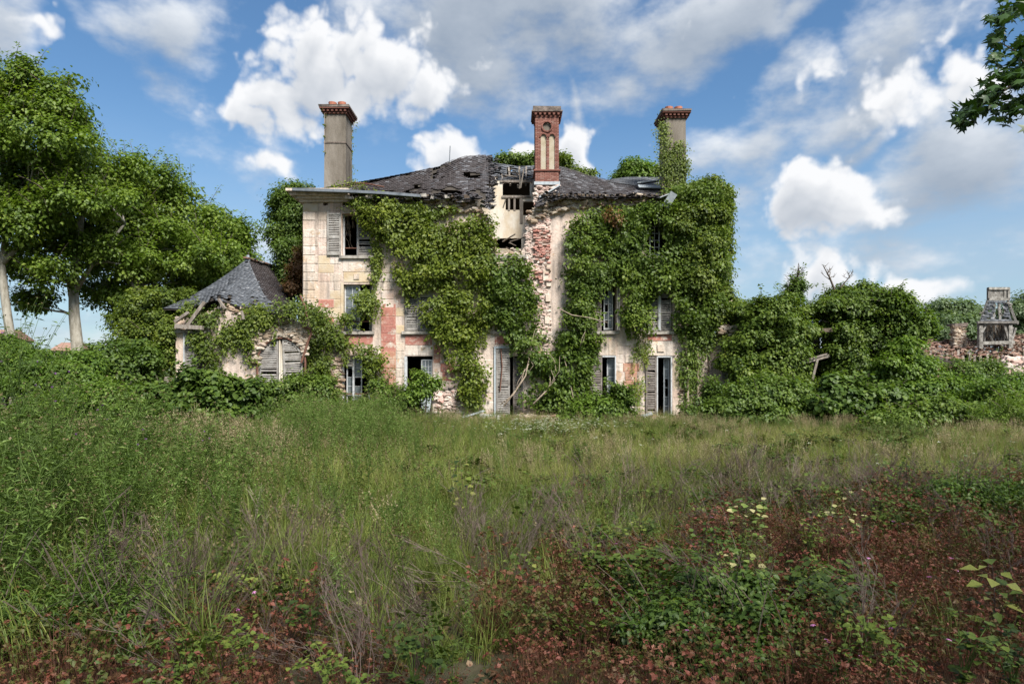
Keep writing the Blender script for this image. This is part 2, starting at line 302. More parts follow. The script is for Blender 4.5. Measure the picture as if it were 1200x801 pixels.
# ------------------------------------------------------------------ mesh building
class MB:
    def __init__(s): s.v = []; s.f = []; s.m = []; s.tv = []; s.cur = 0; s.tint = .5
    def add(s, vs, fs):
        o = len(s.v); s.v.extend([tuple(v) for v in vs]); s.tv.extend([s.tint]*len(vs))
        for f in fs: s.f.append(tuple(o+i for i in f)); s.m.append(s.cur)
    def box(s, c, d, rot=None, jit=0):
        c = Vector(c); vs = []
        for x in (-.5, .5):
            for y in (-.5, .5):
                for z in (-.5, .5):
                    p = Vector((x*d[0], y*d[1], z*d[2]))
                    if jit: p += Vector((R.uniform(-jit, jit), R.uniform(-jit, jit), R.uniform(-jit, jit)))
                    if rot is not None: p = rot @ p
                    vs.append(c+p)
        s.add(vs, [(0,1,3,2), (4,6,7,5), (0,4,5,1), (2,3,7,6), (0,2,6,4), (1,5,7,3)])
    def box2(s, a, b, jit=0):
        s.box([(a[i]+b[i])/2 for i in range(3)], [abs(b[i]-a[i]) for i in range(3)], None, jit)
    def beam(s, a, b, w, h, up=(0, 0, 1)):
        a = Vector(a); b = Vector(b); y = (b-a); L = y.length; y.normalize(); u = Vector(up)
        x = y.cross(u)
        if x.length < 1e-4: x = y.cross(Vector((1, 0, 0)))
        x.normalize(); z = x.cross(y); r = Matrix((x, y, z)).transposed()
        s.box((a+b)/2, (w, L, h), r)
    def tube(s, pts, rad, n=6, cap=True):
        pts = [Vector(p) for p in pts]; vs = []; fs = []
        if not hasattr(rad, '__len__'): rad = [rad]*len(pts)
        prev = None
        for i, p in enumerate(pts):
            d = (pts[min(i+1, len(pts)-1)]-pts[max(i-1, 0)]).normalized()
            x = d.cross(Vector((.13, .31, .94))) if prev is None else prev - d*prev.dot(d)
            if x.length < 1e-4: x = d.orthogonal()
            x.normalize(); prev = x; y = d.cross(x)
            for k in range(n):
                a = 2*PI*k/n; vs.append(p+(x*math.cos(a)+y*math.sin(a))*rad[i])
        for i in range(len(pts)-1):
            for k in range(n):
                k2 = (k+1) % n; fs.append((i*n+k, i*n+k2, (i+1)*n+k2, (i+1)*n+k))
        if cap: fs.append(tuple(range(n))[::-1]); fs.append(tuple((len(pts)-1)*n+k for k in range(n)))
        s.add(vs, fs)
    def stone(s, c, r, ry=None):
        """an irregular chunk"""
        c = Vector(c); vs = []; q = Euler((R.uniform(-.4, .4), R.uniform(-.3, .3), R.uniform(-.5, .5))).to_matrix()
        sx, sy, sz = r
        for (x, y, z) in STONE_V:
            k = R.uniform(.78, 1.12)
            vs.append(c+q @ Vector((x*sx*k, y*sy*k, z*sz*k)))
        s.add(vs, STONE_F)
    def build(s, name, mats, parent=None, smooth=False, kind=None):
        me = bpy.data.meshes.new(name); me.from_pydata(s.v, [], s.f)
        for m in (mats if isinstance(mats, (list, tuple)) else [mats]): me.materials.append(m)
        if any(s.m): me.polygons.foreach_set('material_index', s.m)
        if smooth: me.polygons.foreach_set('use_smooth', [True]*len(s.f))
        a = me.attributes.new('tint', 'FLOAT', 'POINT'); a.data.foreach_set('value', s.tv)
        me.update(); return link(name, me, parent, kind)
STONE_V = []
for x in (-1, 1):
    for y in (-1, 1):
        for z in (-1, 1): STONE_V.append((x*.72, y*.72, z*.72))
for a in ((-1, 0, 0), (1, 0, 0), (0, -1, 0), (0, 1, 0), (0, 0, -1), (0, 0, 1)): STONE_V.append(a)
STONE_F = []
for q, cidx in (((0,1,3,2), 8), ((4,6,7,5), 9), ((0,4,5,1), 10), ((2,3,7,6), 11), ((0,2,6,4), 12), ((1,5,7,3), 13)):
    for i in range(4): STONE_F.append((q[i], q[(i+1) % 4], cidx))

def link(name, me, parent=None, kind=None):
    o = bpy.data.objects.new(name, me); C.objects.link(o)
    if parent is not None:
        o.parent = parent; o.matrix_parent_inverse = Matrix.Translation(-Vector(wloc(parent)))
    if kind: o['kind'] = kind
    return o
def wloc(o):
    # all parents here are only translated
    l = Vector(o.location)
    p = o.parent
    while p is not None:
        l = l+Vector(p.location)-Vector(wloc(p)) if False else l
        p = p.parent
    return o.get('wl', l)
def thing(name, label, cat, loc=(0, 0, 0), group=None):
    o = bpy.data.objects.new(name, None); C.objects.link(o); o.location = loc; o['wl'] = tuple(loc)
    o['label'] = label; o['category'] = cat; o.empty_display_size = .3
    if group: o['group'] = group
    return o
def tag(o, label, cat, group=None, kind=None):
    o['label'] = label; o['category'] = cat
    if group: o['group'] = group
    if kind: o['kind'] = kind
    return o
def struct(o): o['kind'] = 'structure'; return o
def np_mesh(name, V, Fc, mats, tint=None, midx=None, leaf=None):
    """V (n,3), Fc (m,3) triangles"""
    me = bpy.data.meshes.new(name); n = len(V); m = len(Fc)
    me.vertices.add(n); me.vertices.foreach_set('co', np.asarray(V, np.float32).ravel())
    me.loops.add(m*3); me.loops.foreach_set('vertex_index', np.asarray(Fc, np.int32).ravel())
    me.polygons.add(m); me.polygons.foreach_set('loop_start', np.arange(0, m*3, 3, dtype=np.int32))
    try: me.polygons.foreach_set('loop_total', np.full(m, 3, np.int32))
    except Exception: pass
    for mm in (mats if isinstance(mats, (list, tuple)) else [mats]): me.materials.append(mm)
    if midx is not None: me.polygons.foreach_set('material_index', np.asarray(midx, np.int32))
    if tint is not None:
        a = me.attributes.new('tint', 'FLOAT', 'POINT'); a.data.foreach_set('value', np.asarray(tint, np.float32))
    if leaf is not None:
        a = me.attributes.new('leaf', 'FLOAT', 'POINT'); a.data.foreach_set('value', np.asarray(leaf, np.float32))
    me.update(calc_edges=True); me.validate()
    return me

# ------------------------------------------------------------------ leaves
LEAF = dict(
 kite=(np.array([(0,0,0), (-.36,.42,.10), (0,1,-.12), (.36,.42,.10)], float), np.array([(0,2,1), (0,3,2)])),
 wide=(np.array([(0,0,0), (-.5,.30,.06), (-.30,.78,.0), (0,1,-.14), (.30,.78,.0), (.5,.30,.06)], float), np.array([(0,2,1), (0,3,2), (0,4,3), (0,5,4)])),
 narrow=(np.array([(0,0,0), (-.11,.45,.05), (0,1,-.18), (.11,.45,.05)], float), np.array([(0,2,1), (0,3,2)])),
)
def maple():
    pts = [(0,0)]
    tips = [(-100,.50),(-55,.82),(0,1.0),(55,.82),(100,.50)]
    out = []
    for i, (a, l) in enumerate(tips):
        ra = math.radians(a); out.append((math.sin(ra)*l, .25+math.cos(ra)*l*.75))
        if i < 4:
            b = math.radians((a+tips[i+1][0])/2); out.append((math.sin(b)*.34, .25+math.cos(b)*.34*.75))
    V = [(0,.12,.05)]+[(x, y, -.12*(x*x+y*y)) for x, y in out]+[(0,-.15,0)]
    Fc = [(0, i+1, i) for i in range(1, 9)]+[(0, 1, 10), (0, 10, 9)]
    return np.array(V, float), np.array(Fc)
LEAF['maple'] = maple()
def unit(a): return a/np.maximum(np.linalg.norm(a, axis=-1, keepdims=True), 1e-9)
def leaf_arrays(P, N, D, S, tint, kind='kite'):
    tv, tf = LEAF[kind]; n = len(P); k = len(tv)
    N = unit(N); D = unit(D-N*np.sum(D*N, 1, keepdims=True)); X = np.cross(D, N)
    S = S[:, None, None]
    V = P[:, None]+S*(tv[None, :, 0:1]*X[:, None]+tv[None, :, 1:2]*D[:, None]+tv[None, :, 2:3]*N[:, None])
    Fc = tf[None]+(np.arange(n)*k)[:, None, None]
    return V.reshape(-1, 3), Fc.reshape(-1, 3), np.repeat(tint, k)
def leaf_obj(name, P, N, D, S, tint, m, kind='kite', parent=None):
    V, Fc, T = leaf_arrays(P, N, D, S, np.clip(tint, 0, 1), kind)
    return link(name, np_mesh(name, V, Fc, m, T), parent)

def clumps(lumps, per_m2, per_sub, sub_r, size, flat=.75, base=.42, low=-.75, inner=.35, spread=.13, zmin=.02, rag=.16):
    """leaves in many small clumps over (and some inside) a set of ellipsoid lumps"""
    L = np.array(lumps, float)
    P = []; N = []; D = []; T = []
    for i, l in enumerate(L):
        c, r = l[:3], l[3:6]
        ns = max(4, int(per_m2*4*PI*(r.prod()**(2/3))))
        d = unit(rg.normal(size=(ns*2, 3))); d = d[d[:, 2] > low][:ns]
        k = rg.uniform(.78, 1.0+rag, (len(d), 1)); ins = rg.random((len(d), 1)) < inner; k = np.where(ins, rg.uniform(.35, .8, (len(d), 1)), k)
        q = c+d*r*k
        keep = np.ones(len(q), bool)
        for j, l2 in enumerate(L):
            if j != i: keep &= (np.sum(((q-l2[:3])/l2[3:6])**2, 1) > .42)
        keep &= q[:, 2] > zmin
        q = q[keep]; d = d[keep]
        if not len(q): continue
        st = rg.normal(base, spread, len(q))
        m = per_sub
        off = rg.normal(size=(len(q), m, 3))*sub_r*np.array([1, 1, flat])*.6
        qq = q[:, None]+off
        nn = d[:, None]*.75+np.array([0, 0, .8])+rg.normal(size=(len(q), m, 3))*.36+off/sub_r*.45
        dd = off/sub_r*.9+rg.normal(size=(len(q), m, 3))*.5+d[:, None]*.5+np.array([0, 0, -.35])
        P.append(qq.reshape(-1, 3)); N.append(nn.reshape(-1, 3)); D.append(dd.reshape(-1, 3))
        T.append((st[:, None]+rg.normal(0, .07, (len(q), m))).ravel())
    P = np.concatenate(P); N = np.concatenate(N); D = np.concatenate(D); T = np.concatenate(T)
    ok = P[:, 2] > zmin; P, N, D, T = P[ok], N[ok], D[ok], T[ok]
    return P, N, D, rg.uniform(.5, 1.3, len(P))*size, T
def shoots(lumps, n, L, size, base, zmin=.1):
    """leafy shoots standing out of the lumps"""
    P = []; N = []; D = []; T = []; lines = []
    w_ = np.array([l[3]*l[5] for l in lumps]); w_ = w_/w_.sum()
    for i in range(n):
        l = lumps[rg.choice(len(lumps), p=w_)]; a = R.uniform(0, PI) if R.random() < .75 else R.uniform(0, 2*PI)
        d = Vector((math.cos(a), R.uniform(-.6, .2), math.sin(a)*.9+.25)).normalized(); s0 = Vector((l[0]+d.x*l[3]*.85, l[1]+d.y*l[4]*.85, l[2]+d.z*l[5]*.85))
        g = (d+Vector((0, 0, .6))).normalized()*L*R.uniform(.4, 1.2); k = int(7+8*R.random()); st = R.gauss(base+.08, .1)
        pts = [s0+g*f+Vector((0, 0, -.25*L*f*f)) for f in (0, .35, .7, 1)]; lines.append(pts)
        if pts[0].z < zmin: continue
        for j in range(k*2):
            f = (j+.5)/(k*2); p = s0+g*f+Vector((0, 0, -.25*L*f*f)); q = Vector((R.gauss(0, 1), R.gauss(0, 1), R.gauss(.1, .6))).normalized()
            P.append(p+q*size*.5); D.append(q+g.normalized()*.5); N.append((R.gauss(0, .5), R.gauss(-.2, .5), 1)); T.append(st+R.gauss(0, .08))
    P, N, D = (np.array(v, float) for v in (P, N, D)); return P, N, D, rg.uniform(.6, 1.15, len(P))*size, np.array(T), lines
def lump(px, py, Y, rx, ry=None, dep=None):
    c = W(px, py, Y); ry = ry or rx; k = Y/F
    return (c.x, c.y, c.z, rx*k, (dep or (rx+ry)/2)*k, ry*k)
def burst(lumps, n=5, f=(.30, .6), far=.95, core=.8):
    o = []
    for l in lumps:
        o.append((l[0], l[1], l[2], l[3]*core, l[4]*core, l[5]*core))
        for i in range(n):
            d = Vector((R.gauss(0, 1), R.gauss(0, .8), R.gauss(.15, .9))).normalized(); k = R.uniform(*f)
            g = far*R.uniform(.75, 1.12); o.append((l[0]+d.x*l[3]*g, l[1]+d.y*l[4]*g, l[2]+d.z*l[5]*g, l[3]*k, l[4]*k, l[5]*k*.8))
    return o
def inpoly(x, y, poly):
    x = np.asarray(x); y = np.asarray(y); c = np.zeros(x.shape, bool); n = len(poly)
    for i in range(n):
        x1, y1 = poly[i]; x2, y2 = poly[(i+1) % n]
        if y1 == y2: continue
        k = ((y1 > y) != (y2 > y)) & (x < (x2-x1)*(y-y1)/(y2-y1)+x1); c ^= k
    return c
def fbm(x, y, z=0., s=1.):
    return noise.fractal(Vector((x*s, y*s, z*s)), 1.0, 2.0, 4)
# ------------------------------------------------------------------ ground
def ground_z(x, y): 
    z = .10*noise.noise(Vector((x*.12, y*.12, 0)))+.04*noise.noise(Vector((x*.7, y*.7, 3)))
    if y > 24: z += .25*min(1, (y-24)/4)*math.exp(-((x-1)/6)**2)*.5
    return z
def make_ground():
    V = []; Fc = []
    def axis(a, b, fine0, fine1, st, far):
        o = list(np.arange(fine0, fine1+.01, st)); k = fine1; s = st
        while k < b: s *= 1.5; k += s; o.append(k)
        k = fine0; s = st
        while k > a: s *= 1.5; k -= s; o.insert(0, k)
        return o
    xs = axis(-1200, 1200, -18, 20, .5, 0); ys = axis(-200, 2400, 1, 30, .5, 0)
    for y in ys:
        for x in xs: V.append((x, y, ground_z(x, y) if abs(x) < 60 and y < 90 else 0))
    nx = len(xs)
    for j in range(len(ys)-1):
        for i in range(nx-1): Fc.append((j*nx+i, j*nx+i+1, (j+1)*nx+i+1, (j+1)*nx+i))
    me = bpy.data.meshes.new('ground'); me.from_pydata(V, [], Fc); me.materials.append(M['soil'])
    me.polygons.foreach_set('use_smooth', [True]*len(Fc))
    struct(link('ground', me))
make_ground()

# ------------------------------------------------------------------ helpers for buildings
YF = 28.57
def fx(px, Y=YF): return (px-600)/F*Y
def fz(py, Y=YF): return EYE+(HY-py)/F*Y

def wall(name, xs, zs, solid, y0, y1, m, parent, jit=.03, kind=None, broken=None):
    """a wall of cells in the XZ plane between depth y0 (front) and y1, open where solid() is false"""
    xs = sorted(set(round(x, 3) for x in xs)); zs = sorted(set(round(z, 3) for z in zs))
    nx, nz = len(xs)-1, len(zs)-1
    S = [[solid((xs[i]+xs[i+1])/2, (zs[j]+zs[j+1])/2) for j in range(nz)] for i in range(nx)]
    def at(i, j): return 0 <= i < nx and 0 <= j < nz and S[i][j]
    idx = {}; V = []; Fc = []
    def v(i, j, b):
        k = (i, j, b)
        if k not in idx:
            x, z = xs[i], zs[j]
            e = sum(at(a, c) for a in (i-1, i) for c in (j-1, j))
            dx = dz = 0
            if broken and e < 4 and broken(x, z): dx, dz = R.uniform(-jit, jit)*2.2, R.uniform(-jit, jit)*2.2
            idx[k] = len(V)
            V.append((x+dx, (y0 if b == 0 else y1)+(R.uniform(-jit, jit)*.25 if b == 0 and broken and broken(x, z) else 0), z+dz))
        return idx[k]
    for i in range(nx):
        for j in range(nz):
            if not S[i][j]: continue
            Fc.append((v(i,j,0), v(i+1,j,0), v(i+1,j+1,0), v(i,j+1,0)))
            Fc.append((v(i,j,1), v(i,j+1,1), v(i+1,j+1,1), v(i+1,j,1)))
            if not at(i-1, j): Fc.append((v(i,j,0), v(i,j+1,0), v(i,j+1,1), v(i,j,1)))
            if not at(i+1, j): Fc.append((v(i+1,j,0), v(i+1,j,1), v(i+1,j+1,1), v(i+1,j+1,0)))
            if not at(i, j-1): Fc.append((v(i,j,0), v(i,j,1), v(i+1,j,1), v(i+1,j,0)))
            if not at(i, j+1): Fc.append((v(i,j+1,0), v(i+1,j+1,0), v(i+1,j+1,1), v(i,j+1,1)))
    me = bpy.data.meshes.new(name); me.from_pydata(V, [], Fc); me.materials.append(m)
    return link(name, me, parent, kind)

def interp(pts, x):
    if x <= pts[0][0]: return pts[0][1]
    for (a, b), (c, d) in zip(pts, pts[1:]):
        if x <= c: return b+(d-b)*(x-a)/(c-a) if c > a else d
    return pts[-1][1]

def slates(name, parent, T, B, m, wid=.2, exp=.13, mode='h', miss=None, bow=0, deck=True, jit=1., tintf=None, deckmat=None, thick=.012, umin=0, umax=1):
    """courses of separate slates on the surface between the eave curve B(u) and the top curve T(u)"""
    def S(u, v):
        b = np.array(B(u), float); t_ = np.array(T(u), float); p = b+(t_-b)*v
        p[2] -= bow*math.sin(PI*v)
        return p
    Ls = [np.linalg.norm(np.array(T(u), float)-np.array(B(u), float)) for u in np.linspace(0, 1, 9)]
    Lm = max(Ls); rows = max(2, int(Lm/exp)); V = []; Fc = []; TT = []
    for r in range(rows):
        h = r*exp
        vv = r/rows
        c0 = S(0, vv if mode == 'v' else 0); cl = 0
        for u in np.linspace(.1, 1, 10):
            c1 = S(u, vv if mode == 'v' else 0); cl += np.linalg.norm(c1-c0); c0 = c1
        n = max(1, int(cl/wid)); offu = (r % 2)*.5
        for c in range(-1, n):
            u0, u1 = (c+offu)/n, (c+offu+.96)/n
            if u1 <= 0.001 or u0 >= .999: continue
            u0 = max(0, u0); u1 = min(1, u1); um = (u0+u1)/2
            L = np.linalg.norm(np.array(T(um), float)-np.array(B(um), float))
            if mode == 'h':
                if h > L: continue
                va = h/L; vb = min(1, (h+exp*1.2)/L)
            else: va = vv; vb = min(1, (r+1.2)/rows)
            pm = S(um, va)
            if miss and miss(um, va, pm): continue
            j = R.uniform(-.10, .08)*exp*jit/max(L, .1)
            a = S(u0, max(0, va+j)); b_ = S(u1, max(0, va+j+R.uniform(-.01, .01)*jit)); c_ = S(u1, vb); d_ = S(u0, vb)
            nn = np.cross(b_-a, d_-a); ln = np.linalg.norm(nn)
            if ln < 1e-6: continue
            nn /= ln
            if nn[2] < 0: nn = -nn
            lift = (.022+abs(R.gauss(0, .006))*jit)*nn; th = thick*nn
            o = len(V); V += [a+lift, b_+lift*R.uniform(.8, 1.3), c_+.006*nn, d_+.006*nn, a+lift-th, b_+lift-th]
            Fc += [(o, o+1, o+2), (o, o+2, o+3), (o+4, o+5, o+1), (o+4, o+1, o), (o, o+3, o+4), (o+1, o+5, o+2)]
            tv = tintf(um, va, pm) if tintf else min(1, max(0, R.gauss(.35, .16)+(.45 if R.random() < .06 else 0)))
            TT += [tv]*6
    o = link(name, np_mesh(name, V, Fc, m, TT), parent, 'stuff')
    if deck:
        mb = MB(); nu, nv = 26, 12; g = {}
        for i in range(nu+1):
            for j in range(nv+1):
                p = S(i/nu, j/nv); p[2] -= .05; g[i, j] = len(mb.v); mb.v.append(tuple(p)); mb.tv.append(.5)
        for i in range(nu):
            for j in range(nv):
                um, vm = (i+.5)/nu, (j+.5)/nv
                if miss and miss(um, vm, S(um, vm)) and R.random() < .75: continue
                mb.f.append((g[i,j], g[i+1,j], g[i+1,j+1], g[i,j+1])); mb.m.append(0)
        mb.build('roof_boarding', deckmat or M['dark'], parent)  # dark colour stands for the shade under missing slates
    return o

def window_leaf(parent, x0, x1, z0, z1, y, cols, rows, m='frame', name='window', tilt=0, glass=True):
    """one casement: frame, glazing bars and separate panes. tilt swings it inwards about its outer edge"""
    b = MB(); wd = x1-x0; hh = z1-z0; fw = .05
    hinge = Vector((x0 if tilt >= 0 else x1, y, 0)); rot = Matrix.Rotation(tilt, 3, 'Z')
    def tp(x, z, yy=0): 
        p = Vector((x, y+yy, z)); return hinge+rot @ (p-hinge)
    def bx(xa, xb, za, zb, d): b.box(tp((xa+xb)/2, (za+zb)/2), (xb-xa, d, zb-za), rot)
    bx(x0, x0+fw, z0, z1, .05); bx(x1-fw, x1, z0, z1, .05); bx(x0+fw, x1-fw, z0, z0+fw*1.6, .048); bx(x0+fw, x1-fw, z1-fw, z1, .048)
    iw = (wd-2*fw)/cols; ih = (hh-2.6*fw)/rows
    for c in range(1, cols): bx(x0+fw+c*iw-.013, x0+fw+c*iw+.013, z0+fw*1.6, z1-fw, .035)
    for r in range(1, rows): bx(x0+fw, x1-fw, z0+fw*1.6+r*ih-.013, z0+fw*1.6+r*ih+.013, .03)
    f = b.build(name, M[m], parent)
    if glass:
        me = None
        for c in range(cols):
            for r in range(rows):
                if R.random() < .18: continue
                if me is None:
                    g = MB(); g.box((0, 0, 0), (iw-.02, .006, ih-.02)); o = g.build('pane', M['glass'], f); me = o.data
                else: o = link('pane', me, f)
                o.location = tp(x0+fw+(c+.5)*iw, z0+fw*1.6+(r+.5)*ih); o.rotation_euler = (0, 0, tilt)
    return f

def shutter(parent, x0, x1, z0, z1, y, m='shutter', arch=None, tilt=0, lean=0, missing=.06, label=None):
    """louvred shutter: frame as the part, every slat a sub-part"""
    wd = x1-x0; fw = .065; b = MB()
    hinge = Vector((x0 if tilt >= 0 else x1, y, z0)); rot = Matrix.Rotation(lean, 3, 'Y') @ Matrix.Rotation(tilt, 3, 'Z')
    def tp(x, z, yy=0): return hinge+rot @ (Vector((x, y+yy, z))-hinge)
    top = (lambda x: z1) if arch is None else arch
    def bx(xa, xb, za, zb, d=.045): b.box(tp((xa+xb)/2, (za+zb)/2), (xb-xa, d, zb-za), rot)
    bx(x0, x0+fw, z0, top(x0+fw/2)); bx(x1-fw, x1, z0, top(x1-fw/2)); bx(x0+fw, x1-fw, z0, z0+.1, .043)
    zm = z0+(z1-z0)*.42; bx(x0+fw, x1-fw, zm-.04, zm+.04, .043)
    if arch is None: bx(x0+fw, x1-fw, z1-.08, z1, .043)
    else:
        k = 6
        for i in range(k):
            xa, xb = x0+fw+(wd-2*fw)*i/k, x0+fw+(wd-2*fw)*(i+1)/k
            b.beam(tp(xa, top(xa)-.03), tp(xb, top(xb)-.03), .043, .07)
    f = b.build('shutter', M[m], parent)
    if label: f['label'] = label
    pitch = .074; z = z0+.13; me = None; rs = Matrix.Rotation(math.radians(-38), 3, 'X')
    while z < z1-.10:
        sa, sb = x0+fw, x1-fw
        if arch is not None:
            while sa < sb and z > top(sa)-.10: sa += .02
            while sb > sa and z > top(sb)-.10: sb -= .02
        ok = sb-sa > .12 and abs(z-zm) > .06
        if ok and R.random() > missing:
            if me is None:
                g = MB(); g.box((0, 0, 0), (wd-2*fw+.01, .008, .074)); o = g.build('slat', M[m], f); me = o.data
            else: o = link('slat', me, f)
            droop = R.gauss(0, .015) if R.random() > .08 else R.uniform(-.12, .12)
            o.location = tp((sa+sb)/2, z); o.rotation_euler = (rot @ Matrix.Rotation(droop, 3, 'Y') @ rs).to_euler()
            o.scale = ((sb-sa)/(wd-2*fw), 1, 1)
        z += pitch
    return f

# ------------------------------------------------------------------ the house
house = thing('abandoned_house', 'derelict three storey country house with three tall chimneys and peeling cream and red facade', 'house', (0, YF, 0))
XL, XR, YB = fx(355), fx(829), 39.0
OPEN = []   # openings in the facade: px x0,x1, py top,bottom
COLS = [(401,436), (474,507), (580,613), (690,722), (757,788)]
for i, (a, b) in enumerate(COLS):
    OPEN.append((a, b, 250, 300) if i != 2 else (0, 0, 0, 0))
    OPEN.append((a, b, 333, 388)); OPEN.append((a, b, 417, 490))
OPEN = [o for o in OPEN if o[1]]
TOPL = [(355,237), (470,237), (478,240), (545,241), (556,246), (566,256), (573,268), (578,300), (616,301), (617,262), (622,252), (640,244), (655,238), (662,236), (829,235)]
def solid_front(x, z):
    px = 600+x*28; py = HY-(z-EYE)*28
    if py < interp(TOPL, px)+2*math.sin(px*1.7)+3*fbm(px*.09, 2): return False
    for a, b, c, d in OPEN:
        if a < px < b and c < py < d: return False
    return True
xs = [XL, XR]+list(np.arange(XL, XR, .21)); zs = [-.3, 9.6]+list(np.arange(-.3, 9.6, .19))
ex = set(); ez = set()
for a, b, c, d in OPEN: ex |= {fx(a), fx(b)}; ez |= {fz(c), fz(d)}
xs = [x for x in xs if all(abs(x-e) > .07 for e in ex) ]+list(ex); zs = [z for z in zs if all(abs(z-e) > .06 for e in ez)]+list(ez)
wall('front_wall', xs, zs, solid_front, YF, YF+.5, M['plaster'], house, .05,
     broken=lambda x, z: (z > 8.6 and x > -5.2) or (5.5 < z and -1.3 < x < 1.2))
for nm, x0, x1 in (('side_wall', XL, XL+.5), ('side_wall', XR-.5, XR)):
    b = MB(); b.box2((x0, YF+.5, -.3), (x1, YB-.5, 9.1)); b.build(nm, M['plaster'], house)
b = MB(); b.box2((XL, YB-.5, -.3), (XR, YB, 9.1)); b.build('rear_wall', M['plaster'], house)
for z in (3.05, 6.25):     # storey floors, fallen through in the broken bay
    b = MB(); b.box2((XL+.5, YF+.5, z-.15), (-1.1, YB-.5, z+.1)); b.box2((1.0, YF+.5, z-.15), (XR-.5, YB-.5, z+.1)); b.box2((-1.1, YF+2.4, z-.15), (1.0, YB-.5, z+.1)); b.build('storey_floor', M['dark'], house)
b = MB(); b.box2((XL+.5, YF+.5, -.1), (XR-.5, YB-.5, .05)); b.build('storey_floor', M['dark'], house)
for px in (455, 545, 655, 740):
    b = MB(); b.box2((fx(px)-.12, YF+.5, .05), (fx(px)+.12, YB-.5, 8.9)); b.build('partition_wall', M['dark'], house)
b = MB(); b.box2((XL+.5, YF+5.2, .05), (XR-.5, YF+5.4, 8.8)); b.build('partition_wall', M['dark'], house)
# the room wall laid bare in the collapsed bay
YI = 30.6
IH = [(578,611,279,291), (589,621,212,229), (592.5,609,232,246), (613,626,236,252)]
def solid_in(x, z):
    px = 600+x*F/YI; py = HY-(z-EYE)*F/YI
    return not any(a < px < b and c < py < d for a, b, c, d in IH) and py > 213+(0 if px < 589 else 0)
ex = {fx(a, YI) for o in IH for a in o[:2]}; ez = {fz(a, YI) for o in IH for a in o[2:]}
xs = sorted([x for x in np.arange(fx(556, YI), fx(652, YI), .2) if all(abs(x-e) > .06 for e in ex)]+list(ex)); zs = sorted([z for z in np.arange(3.1, 11.0, .2) if all(abs(z-e) > .06 for e in ez)]+list(ez))
wall('inner_wall', xs, zs, solid_in, YI, YI+.15, M['inner'], house, .02)
b = MB()
for px in (596.5, 603): b.box2((fx(px, YI)-.045, YI-.02, fz(247, YI)), (fx(px, YI)+.045, YI+.1, fz(231, YI)))
b.build('mullion', M['wood'], house)
b = MB(); b.box2((fx(586, YI), YI-.06, fz(214, YI)), (fx(624, YI), YI+.1, fz(211.5, YI))); b.box2((fx(588, YI), YI-.05, fz(232, YI)), (fx(622, YI), YI-.003, fz(229.5, YI)))
b.box2((fx(611, YI)-.06, YI-.03, fz(262, YI)), (fx(611, YI)+.06, YI-.004, fz(231, YI))); b.build('lintel', M['wood'], house)
for i in range(14):        # broken laths and boards hanging in the bay
    b = MB(); px = R.uniform(580, 626); py = R.uniform(212, 252) if i < 5 else R.uniform(281, 298); Y = R.uniform(29.2, 30.4); a = W(px, py, Y); an = R.uniform(-.5, .5) if i > 4 else R.uniform(1.2, 1.8)
    L = R.uniform(.3, 1.0); b.beam(a, a+Vector((math.cos(an)*L, R.uniform(-.3, .3), math.sin(an)*L)), R.uniform(.03, .1), .03); b.build('broken_board', M['wood'], house)
b = MB(); b.box2((fx(577), YF-.1, fz(303)), (fx(617), YF+.5, fz(299))); b.build('ledge', M['st_grey'], house)
b = MB()
for i in range(170):
    px = R.uniform(576, 618); Y = R.uniform(28.8, 30.5); b.tint = R.random(); s = R.uniform(.04, .14)
    p = W(px, 0, Y); b.stone((p.x, Y, 6.85+abs(R.gauss(0, .18))), (s*1.4, s, s*.7))
b.build('rubble', M['rubble'], house, kind='stuff')
b = MB(); b.box2((fx(577), YF+.5, 6.7), (fx(617), YI, 6.86)); b.build('storey_floor', M['beam'], house)

# window joinery
zf = YF+.18
shutter(house, fx(384), fx(400), fz(299), fz(250), YF-.07, label='grey louvred shutter folded back against the wall')
shutter(house, fx(418), fx(435.5), fz(299), fz(250.5), zf-.1, tilt=-.12)
b = MB(); b.box2((fx(401), zf, fz(299)), (fx(402.6), zf+.08, fz(250))); b.box2((fx(417), zf+.005, fz(299)), (fx(418.6), zf+.085, fz(250))); b.build('window_frame', M['frame'], house)
for k in range(9):         # dead vines hanging in the top window
    b = MB(); px = R.uniform(403, 416); pts = [W(px+R.uniform(-2, 2)*j*.6, 251+j*8, YF+.5+R.uniform(-.1, .2)) for j in range(R.randint(3, 6))]; b.tube(pts, .012, 4); b.build('dead_stem', M['vine'], house)
b = MB(); b.box2((fx(401.5), zf+.02, fz(290)), (fx(417), zf+.05, fz(289))); b.build('guard_rail', M['rust'], house)
window_leaf(house, fx(403), fx(421), fz(387), fz(334), zf, 2, 4, 'frame')
window_leaf(house, fx(420), fx(435), fz(387), fz(334), zf+.05, 2, 4, 'frame', tilt=-1.15)
b = MB(); b.box2((fx(401.2), zf-.1, fz(377)), (fx(435.8), zf-.075, fz(375.8))); b.build('guard_rail', M['rust'], house)
b = MB(); b.box2((fx(399.6), YF-.035, fz(388)), (fx(402.6), YF+.25, fz(331))); b.build('window_frame', M['st_ochre'], house)
# second axis
shutter(house, fx(474.5), fx(490.5), fz(387), fz(346), YF+.04); shutter(house, fx(491), fx(506.5), fz(387), fz(346), YF+.04)
b = MB(); b.box2((fx(473.5), YF+.02, fz(346)), (fx(507.3), YF+.3, fz(333))); b.build('lintel', M['st_grey'], house)
shutter(house, fx(474.5), fx(490.5), fz(299), fz(251), YF+.05); shutter(house, fx(491), fx(506.5), fz(299), fz(251), YF+.05)
